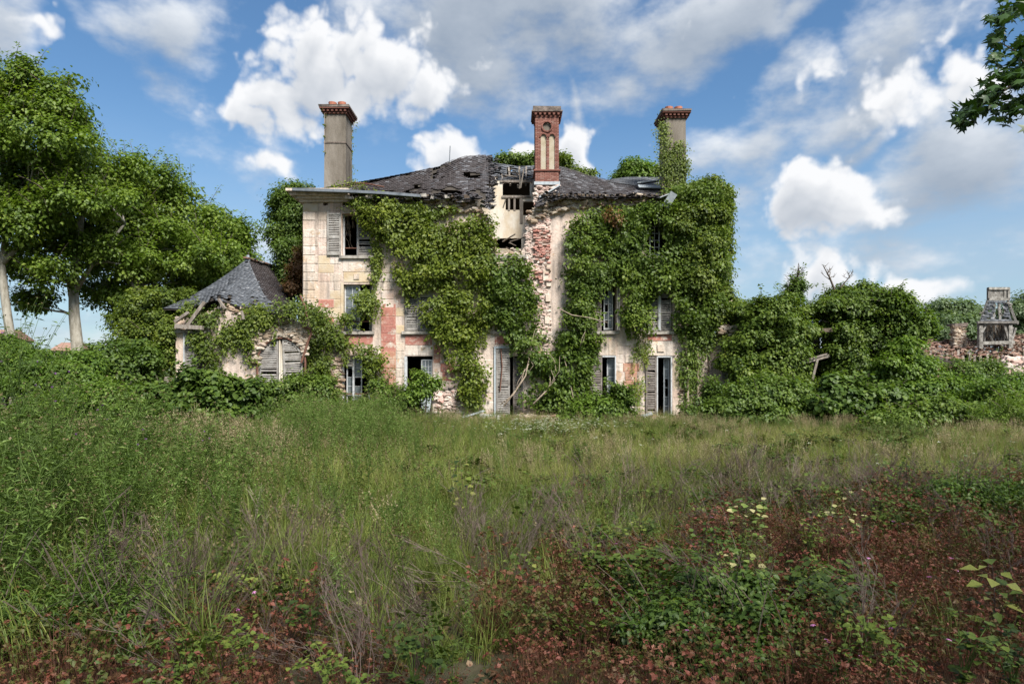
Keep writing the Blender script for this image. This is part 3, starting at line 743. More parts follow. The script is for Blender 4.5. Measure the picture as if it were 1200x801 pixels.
# ground floor, first axis
window_leaf(house, fx(405), fx(423), fz(476), fz(419), zf, 2, 5, 'frame', tilt=.12)
shutter(house, fx(401.5), fx(414), fz(429), fz(418), YF+.03)
b = MB(); b.box2((fx(401.1), YF-.02, fz(480)), (fx(402.8), YF+.12, fz(417.4))); b.box2((fx(432.5), YF-.1, fz(485)), (fx(434.5), YF+.1, fz(417))); b.box2((fx(413), YF+.01, fz(478)), (fx(415), YF+.08, fz(418))); b.build('window_frame', M['frame'], house)
shutter(house, fx(435.5), fx(441), fz(484), fz(420), YF-.15, 'shutter_brown', tilt=.0)
b = MB(); b.box2((fx(401.3), zf-.1, fz(462)), (fx(433), zf-.07, fz(460.6))); b.build('guard_rail', M['rust'], house)
# ground floor, second axis: door with one leaf
b = MB(); b.box2((fx(474), YF-.02, fz(490)), (fx(477), YF+.14, fz(417.5))); b.build('door_frame', M['frame'], house)
d = window_leaf(house, fx(493), fx(506.5), fz(452), fz(421), zf-.06, 3, 4, 'frame', name='door_leaf', tilt=-.12)
b = MB(); b.box2((fx(493), zf-.1, fz(490)), (fx(506.5), zf-.05, fz(453))); b.box2((fx(495), zf-.115, fz(486)), (fx(504.5), zf-.102, fz(457))); b.build('door_panel', M['frame_blue'], house)
# third axis
b = MB(); b.box2((fx(579), YF-.08, fz(490)), (fx(581), YF+.1, fz(407))); b.box2((fx(579), YF-.082, fz(408)), (fx(613), YF+.08, fz(405.5))); b.build('window_frame', M['frame_blue'], house)
shutter(house, fx(581.5), fx(597.5), fz(488), fz(409), YF-.03, 'shutter'); shutter(house, fx(601), fx(613), fz(488), fz(409), YF+.02, 'shutter_brown', tilt=-.25)
b = MB(); b.tube([W(587, 408, YF-.1), W(588.5, 430, YF-.1), W(586, 458, YF-.1)], .025, 5); b.build('iron_rod', M['rust'], house)
shutter(house, fx(581), fx(597), fz(387), fz(335), YF+.03, 'shutter'); shutter(house, fx(598), fx(612), fz(387), fz(334), YF+.03, 'shutter')
# fourth axis
shutter(house, fx(689.5), fx(705.5), fz(473), fz(418), YF-.05, 'shutter_brown')
window_leaf(house, fx(712), fx(721.5), fz(474), fz(420), zf, 1, 5, 'frame', tilt=-.3)
b = MB(); b.box2((fx(720.4), YF-.06, fz(478)), (fx(722), YF+.1, fz(417))); b.box2((fx(706), YF-.03, fz(418.4)), (fx(720.4), YF+.1, fz(416.6))); b.build('window_frame', M['frame'], house)
shutter(house, fx(690.5), fx(705), fz(387), fz(336), YF+.02, 'shutter_brown')
window_leaf(house, fx(708), fx(719), fz(386), fz(336), zf, 2, 5, 'frame'); shutter(house, fx(722), fx(725), fz(387), fz(335), YF-.3, 'shutter')
# fifth axis
shutter(house, fx(756.5), fx(769), fz(492), fz(418), YF-.06, 'shutter_brown')
b = MB(); b.box2((fx(769.4), YF-.04, fz(492)), (fx(770.8), YF+.12, fz(417.3))); b.box2((fx(786), YF-.03, fz(492)), (fx(787.6), YF+.12, fz(417.3))); b.box2((fx(770.8), YF-.02, fz(418.6)), (fx(786), YF+.12, fz(417))); b.build('door_frame', M['frame'], house)
window_leaf(house, fx(779), fx(786), fz(489), fz(420), zf+.05, 1, 6, 'frame_blue', name='door_leaf', tilt=-.5)
shutter(house, fx(760), fx(772), fz(387), fz(338), YF-.02, 'shutter'); shutter(house, fx(773), fx(786.5), fz(387), fz(338), YF-.02, 'shutter')
b = MB(); b.box2((fx(771.2), YF-.07, fz(387)), (fx(774), YF-.045, fz(335))); b.build('window_frame', M['frame'], house)
window_leaf(house, fx(762), fx(774), fz(299), fz(255), zf, 2, 5, 'frame', glass=False)
for i, (a, b_) in enumerate(COLS):     # sills and steps
    for (c, d) in ((300, 303.2), (388, 391.5)):
        if i == 2 and c == 300: continue
        b = MB(); b.box2((fx(a-3), YF-.13, fz(d)), (fx(b_+3), YF-.004, fz(c)), .01); b.build('sill', M['st_grey'], house)
b = MB(); b.box2((fx(767), YF-.5, fz(497)), (fx(792), YF-.1, fz(491.5)), .02); b.build('doorstep', M['st_grey'], house)

# masonry laid piece by piece: quoins, piers and chains
def mk_stone(m):
    b = MB(); e = .44
    for i in range(1):
        vs = [(-.5,0,-.5),(.5,0,-.5),(.5,0,.5),(-.5,0,.5), (-e-.03,-.5,-e),(e+.03,-.5,-e),(e+.03,-.5,e),(-e-.03,-.5,e)]
        b.add(vs, [(4,5,6,7),(0,1,5,4),(1,2,6,5),(2,3,7,6),(3,0,4,7)])
    o = b.build('stone', M[m]); me = o.data; bpy.data.objects.remove(o); return me
STONES = {k: mk_stone(k) for k in ('st_white', 'st_cream', 'st_ochre', 'st_pink', 'st_red', 'st_orange', 'st_grey')}
IVY_SKIP = [
 [(430,238),(480,244),(575,252),(580,300),(575,345),(560,395),(565,430),(550,465),(545,430),(530,400),(510,390),(490,345),(470,310),(455,290)],
 [(665,258),(700,248),(760,243),(820,230),(829,330),(829,365),(820,375),(812,430),(800,420),(765,385),(722,376),(690,395),(665,390),(665,350)],
 [(583,300),(625,330),(650,400),(690,410),(680,460),(640,480),(620,420),(585,380)]]
nst = 0
def place_stone(x0, x1, y0, y1, m, proud=.03, chk=True):
    global nst
    px, py = (x0+x1)/2, (y0+y1)/2
    if chk and any(inpoly(np.array([px]), np.array([py]), np.array(p))[0] for p in IVY_SKIP): return
    if py-4 < interp(TOPL, px)+1: return
    o = link('stone', STONES[m], house); g = .3
    o.location = (fx(px), YF-.001, fz(py)); o.scale = ((x1-x0-g)/28, proud*2*R.uniform(.7, 1.3), (y1-y0-g)/28); nst += 1
def colour(px, py):
    for (a, b_, c, d, m, p) in PAINT:
        if a <= px <= b_ and c <= py <= d and R.random() < p: return m
    return R.choice(['st_white']*9+['st_cream']*4+['st_pink']*2)
PAINT = [(446,464,356,412,'st_red',1), (446,464,412,432,'st_orange',1), (446,464,432,458,'st_orange',.9), (446,464,458,480,'st_pink',.9), (380,392,352,380,'st_red',.85), (509,515,405,425,'st_orange',.6),
         (515,533,400,470,'st_red',.5), (355,373,238,250,'st_ochre',.8), (376,400,300,330,'st_ochre',.45), (392,400,340,372,'st_ochre',.9), (364,378,250,480,'st_cream',.2),
         (437,446,360,410,'st_ochre',.6), (464,474,360,395,'st_ochre',.5), (729,748,426,456,'st_orange',.9), (722,730,420,440,'st_ochre',.5), (786,796,425,455,'st_ochre',.7),
         (396,415,237,250,'st_pink',.6), (372,396,238,247,'st_pink',.9), (566,574,380,420,'st_pink',.5), (540,580,395,415,'st_ochre',.4)]
PIERS = [(355,373,238,482,'q'), (373,400,238,412,'r'), (437,446.5,300,482,'t'), (446.5,464,300,482,'c'), (464,473.5,300,482,'t'), (508,516,300,488,'t'), (516,533,300,488,'c'), (533,545,392,488,'t'), (545,579,392,480,'r'),
         (674,689,392,470,'t'), (723,730,385,486,'t'), (730,749,385,486,'c'), (749,756.5,385,486,'t'), (789,800,385,486,'r'), (800,829,400,486,'r')]
for (a, b_, c, d, kd) in PIERS:
    n = max(1, round((d-c)/10.2)); h = (d-c)/n
    for k in range(n):
        y0, y1 = c+k*h, c+(k+1)*h
        off = 2.2 if k % 2 else -1.2
        if kd == 'q': segs = [(a, b_-3 if k % 2 else b_)]
        elif kd == 'c': segs = [(a+max(off, 0), b_-max(off, 0))]
        elif kd == 't': segs = [(a, b_)] if R.random() < .8 else []
        else:
            nn = max(1, round((b_-a)/14)); s = (b_-a)/nn; o_ = s*.35*(k % 2); segs = [(a+i*s+(o_ if i else 0), a+(i+1)*s+(o_ if i < nn-1 else 0)) for i in range(nn)]
        for (x0, x1) in segs:
            if R.random() < (.3 if kd in 'rt' else .06 if kd == 'c' else .12): continue
            px, py = (x0+x1)/2, (y0+y1)/2
            if 374 < px < 401 and py > 398: continue       # bared rubble there
            place_stone(x0, x1, y0, y1, colour(px, py), (.022 if kd in 'qc' else .010))
def panel(x0, x1, y0, y1, m, d=.022, nm='wall_panel'):
    b = MB(); b.box2((fx(x0), YF-d, fz(y1)), (fx(x1), YF-.002, fz(y0)), .006); b.build(nm, M[m], house)
panel(446.8,463.6,356,412,'st_red', .012); panel(446.8,463.6,412.3,462,'st_orange', .012); panel(402,437,392.5,403.5,'st_red'); panel(475,506,392.5,404,'st_red'); panel(402,437,404.2,416,'st_pink', .018); panel(475,507,404.6,416,'st_white', .018)
panel(580,613,393,403,'st_red'); panel(759,787,392,399,'st_red', .02); panel(757,788,399.6,416.2,'st_white', .026); panel(690,722,400,416,'st_cream', .02)
panel(402,436,304,318,'st_white', .02); panel(403,432,318.6,330.5,'st_ochre', .024)
panel(770,778,404,412,'st_cream', .07); panel(415,421,321,327,'st_cream', .06)
panel(509,520,404,414,'st_red', .019)

# exposed rubble and broken masonry
def rubble_on(name, poly, n, m, y=YF, s0=.05, s1=.16, dep=.08, flat=.55, thk=.8):
    b = MB(); xs_ = [p[0] for p in poly]; ys_ = [p[1] for p in poly]; k = 0; pa = np.array(poly, float)
    while k < n:
        px, py = R.uniform(min(xs_), max(xs_)), R.uniform(min(ys_), max(ys_))
        k += 1
        if not inpoly(np.array([px]), np.array([py]), pa)[0]: continue
        s = R.uniform(s0, s1); b.tint = R.random()
        b.stone((fx(px), y-R.uniform(-.03, dep), fz(py)), (s*R.uniform(1, 1.7), s*thk, s*flat*R.uniform(.7, 1.2)))
    return b.build(name, M[m], house, kind='stuff')
rubble_on('rubble', [(616,254),(628,250),(645,246),(643,300),(641,340),(646,400),(640,410),(628,400),(620,330),(617,300)], 2600, 'rubble_pink', dep=.03, s0=.03, s1=.10, thk=.38)
rubble_on('rubble', [(376,398),(400,404),(401,476),(384,478),(374,430)], 420, 'rubble')
rubble_on('rubble', [(468,236),(520,234),(558,240),(576,262),(580,296),(572,298),(566,272),(553,250),(500,244),(470,243)], 900, 'rubble', dep=.12, s1=.17)
rubble_on('rubble', [(640,232),(775,229),(780,240),(700,243),(662,246),(645,252),(620,262),(618,250)], 900, 'rubble', dep=.14, s1=.16)
rubble_on('rubble', [(512,462),(545,455),(556,488),(510,490)], 260, 'rubble_pink', dep=.04)
rubble_on('rubble', [(796,440),(829,400),(829,486),(796,486)], 160, 'rubble', dep=.04, s1=.1)
b = MB()                    # red bricks in the core of the broken pier
for r in range(34):
    for c in range(5):
        px = 627+c*4.6+(r % 2)*2.2+R.uniform(-.6, .6); py = 268+r*1.9+R.uniform(-.3, .3)
        if px > 645 or (r > 17 and R.random() < .7) or R.random() < .15: continue
        b.tint = R.uniform(.3, 1); b.box((fx(px), YF-.05-R.uniform(0, .07), fz(py)), (.15, .12, .055), None, .008)
b.build('bricks', M['brick_bright'], house, kind='stuff')
for (x0, x1, y0, y1) in ((640,646,309,318), (640,646,330,336), (639,645,345,354), (638,644,370,380), (636,643,316,330)): place_stone(x0, x1, y0, y1, 'st_cream', .1, False)
# cornice at the left corner, its broken course beyond
b = MB()
for (y0, y1, pr) in ((224.5,227.5,.55), (227.8,231.5,.42), (231.8,234.2,.25), (234.4,237.2,.12)):
    b.box2((XL-pr, YF-pr, fz(y1)), (fx(412), YF+.45, fz(y0)), .006); b.box2((XL-pr, YF+.46, fz(y1)), (XL+.3, YB-.4, fz(y0)), .006)
b.build('cornice', M['st_cream'], house)
for i in range(26):
    px = 413+i*5.6+R.uniform(-1, 1); b = MB(); b.box((fx(px), YF-R.uniform(.05, .28), fz(232+R.uniform(-2, 3.5)+i*.12)), (R.uniform(.15, .3), R.uniform(.3, .5), R.uniform(.06, .14)), Euler((R.uniform(-.1, .1), R.uniform(-.12, .12), R.uniform(-.2, .2))).to_matrix(), .02)
    b.build('broken_cornice_stone', M[R.choice(['st_cream', 'st_grey', 'beam'])], house)
for i in range(30):
    px = 640+i*4.7; b = MB(); b.box((fx(px), YF-R.uniform(.15, .3), fz(231.5+.02*i)), (R.uniform(.07, .13), R.uniform(.35, .55), R.uniform(.06, .1)), None, .015); b.build('rafter_end', M['beam'], house)
b = MB(); pts = [W(343,222.3,27.95), W(400,224,27.95), W(450,226.5,27.95), W(493,230,27.95)]
for p, q in zip(pts, pts[1:]): b.beam(p, q, .2, .11)
b.build('gutter', M['zinc'], house)
b = MB(); b.tube([W(412,213.5,29.6), W(432,215.5,29.4), W(450,219,29.2)], .03, 5); b.build('stay_rod', M['rust'], house)
b = MB(); b.beam(W(779,243,27.9), W(790,226,27.7), .3, .04, (0, 1, .3)); b.beam(W(773,232,27.9), W(783,228,27.9), .22, .03); b.build('bent_zinc_sheet', M['frame_blue'], house)

# roof
HIP = [(350,224), (390,220), (423,217), (455,210), (490,201), (515,193), (525,189.5), (537,185), (550,182.5), (577,181)]
def T_l(u): px = 350+227*u; Y = 28.5+4.8*u; return W(px, interp(HIP, px), Y)
def B_l(u): px = 350+228*u; return W(px, 223+11*u+1.2*math.sin(px*.13), 28.15)
def miss_l(u, v, p):
    px = 600+p[0]*F/p[1]; py = HY-(p[2]-EYE)*F/p[1]
    if px > 571+5*fbm(py*.3, 1)-(3 if py > 225 else 0): return True
    n = fbm(px*.05, py*.09, 4)
    if py > 222 and px > 470 and n > -.02: return True
    if (px-489)**2/36+(py-219)**2/9 < 1: return True
    if (px-527)**2/60+(py-224)**2/30 < 1: return True
    return n > .42
def tint_brown(u, v, p):
    px = 600+p[0]*F/p[1]; g = fbm(px*.04, p[2]*.7, 9)
    base = .22+.25*(px > 545)+.25*g
    return min(1, max(0, R.gauss(base, .12)+(.55 if R.random() < .05+.35*max(0, g-.1) else 0)))
roof = MB(); roof.box2((-8, 30, 8.9), (-1.6, 38, 9.0)); roof.box2((1.9, 30, 8.9), (8, 38, 9.0)); roof.box2((-1.6, 31.5, 8.9), (1.9, 38, 9.0)); roof = roof.build('roof', M['beam'], house)
slates('slates', roof, T_l, B_l, M['slate'], .17, .115, 'h', miss_l, .10, tintf=tint_brown)
RID = [(622,197), (657,195), (672,199), (690,205.5), (705,209), (722,213), (742,217), (775,219)]
def T_r(u): px = 622+155*u; return W(px, interp(RID, px), 32.8-1.6*u)
def B_r(u): px = 628+155*u; return W(px, interp([(628,243), (640,238), (660,231), (700,231.5), (783,231)], px), 28.1)
def miss_r(u, v, p):
    px = 600+p[0]*F/p[1]; py = HY-(p[2]-EYE)*F/p[1]
    if px < 640 and py > 214 and py < 232+(640-px)*.2 and px < 633: return True
    return (v < .05 and fbm(px*.2, 3) > .1)
slates('slates', roof, T_r, B_r, M['slate'], .17, .115, 'h', miss_r, .12, tintf=tint_brown)
def T_r2(u): px = 716+58*u; return W(px, interp([(716,210), (735,207.5), (774,207.5)], px), 33.6)
def B_r2(u): px = 712+66*u; return W(px, interp([(712,213), (778,222)], px), 31.4)
slates('slates', roof, T_r2, B_r2, M['slate_grey'], .3, .22, 'h', None, .02, jit=.3)
b = MB(); b.beam(W(748,218,30.6), W(774,219,30.6), .4, .04, (0, -.6, 1)); b.beam(W(746,215,30.9), W(772,212,31), .3, .05); b.build('zinc_flashing', M['frame_blue'], roof)
def T_m(u): px = 575+55*u; return W(px, interp([(575,189), (590,192), (606,195), (630,194)], px), 33.2)
def B_m(u): px = 575+55*u; return W(px, 213+1.5*math.sin(px), 30.9)
def miss_m(u, v, p):
    px = 600+p[0]*F/p[1]; py = HY-(p[2]-EYE)*F/p[1]
    if 593 < px < 601 and 196 < py < 208: return True
    if 603 < px < 607 and 199 < py < 207: return True
    return fbm(px*.12, py*.2, 8) > .26 and py > 203
slates('slates', roof, T_m, B_m, M['slate_grey'], .2, .15, 'h', miss_m, .05, jit=3)
# remaining slopes behind, seen only from elsewhere
AP = W(577,181,33.3); 
slates('slates', roof, lambda u: AP+Vector((-.0, .05, 0))*1+Vector((0, 2.2*u, -.3*u)), lambda u: Vector((XL-.45, 28.6+10*u, 9.55)), M['slate'], .3, .25, 'v', None, .1)
slates('slates', roof, lambda u: Vector((-1+7*u, 34.5-.6*u, 12.4-1.9*u)), lambda u: Vector((XL+17*u, 39.3, 9.4)), M['slate'], .3, .25, 'v', None, .1)
for i in range(5):
    b = MB(); px = 580+i*9; b.beam(W(px, 216+R.uniform(-1, 3), 30.8), W(px+R.uniform(-2, 2), 196, 33.1), .07, .09); b.build('rafter', M['wood'], roof)
for i in range(8):
    b = MB(); px = 576+R.uniform(0, 46); py = R.uniform(198, 218); p = W(px, py, R.uniform(30.5, 31.5)); b.beam(p, p+Vector((R.uniform(.3, .9), R.uniform(-.1, .1), R.uniform(-.12, .12))), .08, .03); b.build('broken_board', M['wood'], roof)
b = MB(); b.tube([W(526.5,193,33), W(527.5,171,33)], .022, 5); b.build('lightning_rod', M['zinc'], roof)
# torn slates and laths along the broken edge
b = MB()
for i in range(150):
    py = R.uniform(184, 243); px = 573+R.gauss(0, 4); Y = 33-(py-184)/50*4.6
    b.tint = R.uniform(.2, .9); q = Euler((R.uniform(-.9, .3), R.uniform(-.6, .6), R.uniform(0, 3))).to_matrix(); b.box(W(px, py, Y), (.22, .16, .015), q)
for i in range(260):
    px = R.uniform(440, 560) if i % 2 else R.uniform(636, 780); py = (231 if i % 2 else 230)+R.gauss(0, 2.4)
    b.tint = R.uniform(.1, .8); q = Euler((R.uniform(-.5, .3), R.uniform(-.4, .4), R.uniform(0, 3))).to_matrix(); b.box(W(px, py, 28.2+R.uniform(-.1, .3)), (.2, .15, .015), q)
b.build('torn_slates', M['slate'], roof, kind='stuff')

# chimneys
def tapered(b, cx, cy, z0, z1, w0, d0, w1, d1):
    vs = [(cx+sx*w0/2, cy+sy*d0/2, z0) for sx, sy in ((-1,-1),(1,-1),(1,1),(-1,1))]+[(cx+sx*w1/2, cy+sy*d1/2, z1) for sx, sy in ((-1,-1),(1,-1),(1,1),(-1,1))]
    b.add(vs, [(0,1,5,4),(1,2,6,5),(2,3,7,6),(3,0,4,7),(4,5,6,7),(3,2,1,0)])
def dentils(b, cx, cy, z, w, d, s=.09, h=.1):
    n = int(w/(s*1.9)); 
    for i in range(n): 
        for sy in (-1, 1): b.box((cx-w/2+(i+.5)*w/n, cy+sy*d/2, z), (s, .1, h))
    n = int(d/(s*1.9))
    for i in range(n):
        for sx in (-1, 1): b.box((cx+sx*w/2, cy-d/2+(i+.5)*d/n, z), (.1, s, h))
def rendered_chimney(x0, x1, Y, dep, ytop, tall):
    cx = fx((x0+x1)/2, Y); w_ = fx(x1, Y)-fx(x0, Y); cy = Y+dep/2; zt = fz(ytop, Y); zb = 8.4
    b = MB(); tapered(b, cx, cy, zb, zt-.3, w_*1.08, dep*1.04, w_, dep); ch = b.build('chimney', M['render_grey'], house)
    b = MB(); zl = zt-.3-1.25; b.box((cx, cy, zl), (w_+.07, dep+.07, .05)); b.build('band', M['cap'], ch)
    b = MB(); b.tint = .08; b.box((cx, cy, zt-.26), (w_+.12, dep+.12, .08)); dentils(b, cx, cy, zt-.17, w_+.2, dep+.2); b.box((cx, cy, zt-.17), (w_+.12, dep+.12, .12)); b.box((cx, cy, zt-.08), (w_+.38, dep+.38, .07)); b.build('brick_cornice', M['brick'], ch)
    b = MB(); b.box((cx, cy, zt), (w_+.42, dep+.42, .08), None, .02); b.box((cx, cy, zt+.06), (w_+.1, dep+.1, .06)); b.build('cap', M['cap'], ch)
    for k in (-1, 1):
        b = MB(); b.tube([(cx+k*.21, cy-dep*.18, zt+.06), (cx+k*.21, cy-dep*.18, zt+.2), (cx+k*.205, cy-dep*.18, zt+.33)], [.17, .165, .185], 12); b.build('chimney_pot', M['pot'], ch)
    return ch, cx, cy, w_, zt
rendered_chimney(380.5, 405, 29.8, 1.15, 125.5, 1)
rendered_chimney(780.5, 803.5, 29.8, 1.3, 130.5, 0)
# brick chimney with blind arches
Y = 29.4; x0, x1 = 627.3, 654.8; w_ = fx(x1, Y)-fx(x0, Y); cx = fx((x0+x1)/2, Y); dep = 1.0; cy = Y+dep/2
b = MB(); b.box((cx, cy+.03, (fz(246, Y)+fz(134, Y))/2), (w_-.05, dep-.06, fz(134, Y)-fz(246, Y))); ch = b.build('chimney', M['mortar'], house)
def chim_bricks():
    b = MB(); bh = .058; z = fz(213, Y); zt = fz(137, Y); r = 0
    arcs = [((634.2+639.8)/2, 3.2), ((644+649.8)/2, 3.2)]
    while z < zt:
        py = HY-(z-EYE)*F/Y
        n = 5
        for i in range(n+1):
            a = cx-w_/2+(i-(r % 2)*.5)*w_/n; c = min(a+w_/n-.012, cx+w_/2); a = max(a, cx-w_/2)
            if c-a < .03: continue
            # cut at the panels
            segs = [(a, c)]
            for (pc, hw) in arcs:
                tp = 160.5
                if 199 > py > tp-3.4:
                    h = hw if py > tp else math.sqrt(max(0, hw*hw-(tp-py)**2))
                    if h > .3:
                        l, rr = fx(pc-h, Y), fx(pc+h, Y); ns = []
                        for s, e in segs:
                            if e <= l or s >= rr: ns.append((s, e))
                            else:
                                if s < l: ns.append((s, l))
                                if e > rr: ns.append((rr, e))
                        segs = ns
            dd = 5.6**2-(py-148.5)**2
            if dd > 0:
                h = math.sqrt(dd); l, rr = fx(641.6-h, Y), fx(641.6+h, Y); ns = []
                for s, e in segs:
                    if e <= l or s >= rr: ns.append((s, e))
                    else:
                        if s < l: ns.append((s, l))
                        if e > rr: ns.append((rr, e))
                segs = ns
            for s, e in segs:
                if e-s > .015:
                    b.tint = R.uniform(.15, .95); b.box(((s+e)/2, Y+.03, z+bh/2), (e-s, .09+R.uniform(0, .01), bh-.012))
        for sx in (-1, 1):
            for i in range(5):
                b.tint = R.uniform(.15, .95); b.box((cx+sx*(w_/2-.03), Y+.08+(i+.5)*(dep-.1)/5, z+bh/2), (.08+R.uniform(0, .01), (dep-.1)/5-.012, bh-.012))
        z += bh; r += 1
    return b.build('brickwork', M['brick'], ch, kind='stuff')
chim_bricks()
b = MB()
for pc in (637, 646.9): b.box2((fx(pc-3.4, Y), Y+.02, fz(199, Y)), (fx(pc+3.4, Y), Y+.06, fz(156.5, Y)))
b.build('blind_arch_panel', M['panel'], ch)
b = MB(); c0 = (cx, Y+.045, fz(148.5, Y)); n = 20; rr_ = 5.6/F*Y
b.add([c0]+[(cx+math.cos(2*PI*k/n)*rr_, Y+.045, c0[2]+math.sin(2*PI*k/n)*rr_) for k in range(n)], [(0, (k+1) % n+1, k+1) for k in range(n)]); b.build('roundel', M['render_grey'], ch)
b = MB()
for k in range(22):
    a = 2*PI*k/22; b.tint = R.uniform(0, .6); b.box((cx+math.cos(a)*rr_*1.06, Y-.035, c0[2]+math.sin(a)*rr_*1.06), (.06, .06, .052), Matrix.Rotation(-a, 3, 'Y'))
for pc in (637, 646.9):
    for k in range(9):
        a = PI*k/8; b.tint = R.uniform(0, .6); b.box((fx(pc, Y)+math.cos(a)*.135, Y-.03, fz(160.3, Y)+math.sin(a)*.135), (.05, .06, .045), Matrix.Rotation(-a, 3, 'Y'))
b.build('arch_bricks', M['brick'], ch, kind='stuff')
b = MB(); b.tint = .25
b.box((cx, cy, fz(199.7, Y)), (w_+.14, dep+.14, .06)); b.box((cx, cy, fz(163, Y)), (w_+.05, .0 if 0 else dep+.05, .03)) if 0 else None
b.box((cx, cy, fz(136.4, Y)), (w_+.08, dep+.08, .07)); b.tint = .1; dentils(b, cx, cy, fz(134.2, Y), w_+.16, dep+.16); b.box((cx, cy, fz(132, Y)), (w_+.26, dep+.26, .08)); b.box((cx, cy, fz(134.2, Y)), (w_+.08, dep+.08, .08)); b.build('brick_cornice', M['brick'], ch)
b = MB(); b.box((cx, cy, fz(128.5, Y)), (w_+.2, dep+.2, .24), None, .012); b.box((cx, cy, fz(131.2, Y)), (w_+.32, dep+.32, .05)); b.build('cap', M['cap'], ch)
b = MB(); b.box((cx, cy, fz(214.8, Y)), (w_+.10, dep+.1, .13)); b.beam(W(632,232,28.9), W(656,218,28.9), .35, .05); b.build('lead_flashing', M['frame_blue'], ch)
b = MB()
for i in range(90):
    b.tint = R.random(); s = R.uniform(.05, .11); b.stone((fx(R.uniform(627,655), Y), Y+R.uniform(-.03, .02), fz(R.uniform(218, 246), Y)), (s*1.5, s, s*.6))
b.build('rubble', M['rubble_pink'], ch, kind='stuff')

# black scrawl sprayed on the wall
b = MB()
def strokes(x, y, s, segs):
    for a, c in segs:
        p = Vector((fx(x+a[0]*s), YF-.055, fz(y-a[1]*s))); q = Vector((fx(x+c[0]*s), YF-.055, fz(y-c[1]*s))); b.beam(p, q, .028, .012, (0, 1, 0))
H_ = [((0,0),(.1,1)), ((.55,0),(.6,.9)), ((0,.5),(.7,.55))]; X_ = [((0,0),(.7,.95)), ((.65,0),(.05,.9))]; S_ = [((.6,.9),(.1,.8)), ((.1,.8),(.15,.5)), ((.15,.5),(.6,.4)), ((.6,.4),(.1,0))]
for k, g in enumerate([H_, X_, H_, S_, X_]): strokes(519.5+k*3.1, 458+math.sin(k*2), 3.4, g)
b.build('graffiti', M['paint_black'], house)

# ------------------------------------------------------------------ annex on the left
YA = 27.5
annex = thing('annex_pavilion', 'small single storey side wing with pointed blue grey slate roof and arched louvred shutters', 'outbuilding', (fx(285, YA), YA, 0))
def ax(px): return fx(px, YA)
def azz(py): return fz(py, YA)
ATOP = [(206,372), (214,372), (240,372), (262,362), (296,368), (318,367), (330,372), (345,380), (352,378), (358,374)]
def solid_ax(x, z):
    px = 600+x*F/YA; py = HY-(z-EYE)*F/YA
    if py < interp(ATOP, px)+2.5*fbm(px*.15, 7): return False
    if 216 < px < 241 and 390 < py < 441: return False
    if 304 < px < 357 and py > 424 and py < 470: return False
    if ((px-330.5)/27)**2+((py-424)/27)**2 < 1 and py <= 424: return False
    return True
ex = {ax(216), ax(241), ax(304), ax(357)}
xs = sorted([x for x in np.arange(ax(206), ax(359), .12) if all(abs(x-e) > .05 for e in ex)]+list(ex)); zs = list(np.arange(-.2, 4.8, .12))
wall('front_wall', xs, zs, solid_ax, YA, YA+.4, M['plaster'], annex, .05, broken=lambda x, z: z > 3.6)
b = MB(); b.box2((ax(206), YA+.4, -.2), (ax(206)+.4, YA+7, 4.2)); b.box2((ax(206)+.4, YA+6.6, -.2), (XL-.1, YA+7, 4.2)); b.build('side_wall', M['plaster'], annex)
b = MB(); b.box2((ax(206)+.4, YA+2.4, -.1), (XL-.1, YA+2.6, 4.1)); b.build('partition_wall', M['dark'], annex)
A_ = W(290,304,30.5); L_ = W(191,361.5,28.1); F_ = W(324,368,27.1); R_ = W(343,320,35); V_ = W(349,384,28.9)
aroof = MB(); aroof.beam(A_+Vector((0, 0, -.1)), R_+Vector((0, 0, -.1)), .12, .16); aroof = aroof.build('roof', M['beam'], annex)
def Bp(u):
    p = L_.lerp(F_, u); px = 600+p.x*F/p.y
    py = interp([(191,361.5), (215,362), (235,357), (250,352), (262,353), (280,359), (300,361), (324,368)], px); return W(px, py, p.y)
def Tp(u): return A_+Vector((-.04+.08*u, 0, 0))
def miss_a(u, v, p):
    px = 600+p[0]*F/p[1]; py = HY-(p[2]-EYE)*F/p[1]
    return (py > 346 and 245 < px < 272 and fbm(px*.2, py*.2, 2) > -.1) or (py > 348 and 292 < px < 302 and fbm(px*.2, py*.3, 5) > .05)
slates('slates', aroof, Tp, Bp, M['slate_grey'], .17, .12, 'v', miss_a, .20)
slates('slates', aroof, lambda u: A_.lerp(R_, u), lambda u: F_.lerp(V_, u), M['slate'], .17, .12, 'v', None, .22, tintf=lambda u, v, p: min(1, max(0, R.gauss(.3, .12))))
slates('slates', aroof, lambda u: A_.lerp(R_, u)+Vector((-.02, 0, 0)), lambda u: Vector((L_.x, 28.1+7*u, L_.z)), M['slate_grey'], .3, .25, 'v', None, .2)
b = MB()
for k in range(30):         # slipped hip and ridge slates
    f = R.random(); p = A_.lerp(F_, f*.9) if k % 3 else A_.lerp(R_, f); b.tint = R.uniform(.2, 1)
    b.box(p+Vector((R.uniform(-.1, .1), -.05, .04-.32*math.sin(PI*f)*(1 if k % 3 else 0))), (.2, .13, .02), Euler((R.uniform(-.6, .2), R.uniform(-.5, .5), R.uniform(0, 3))).to_matrix())
b.build('torn_slates', M['slate_grey'], aroof, kind='stuff')
b = MB()
for k in range(24):
    p = A_.lerp(R_, k/24); b.tint = R.random(); b.box(p+Vector((0, 0, .06)), (.24, .34, .06), Euler((0, R.uniform(-.2, .2), R.uniform(-.2, .2))).to_matrix())
b.build('ridge_tiles', M['tile'], aroof, kind='stuff')
b = MB(); b.tube([A_+Vector((0, 0, -.1)), A_+Vector((.02, 0, .10)), A_+Vector((.03, 0, .2))], [.12, .10, .06], 7); b.build('finial', M['zinc'], aroof)
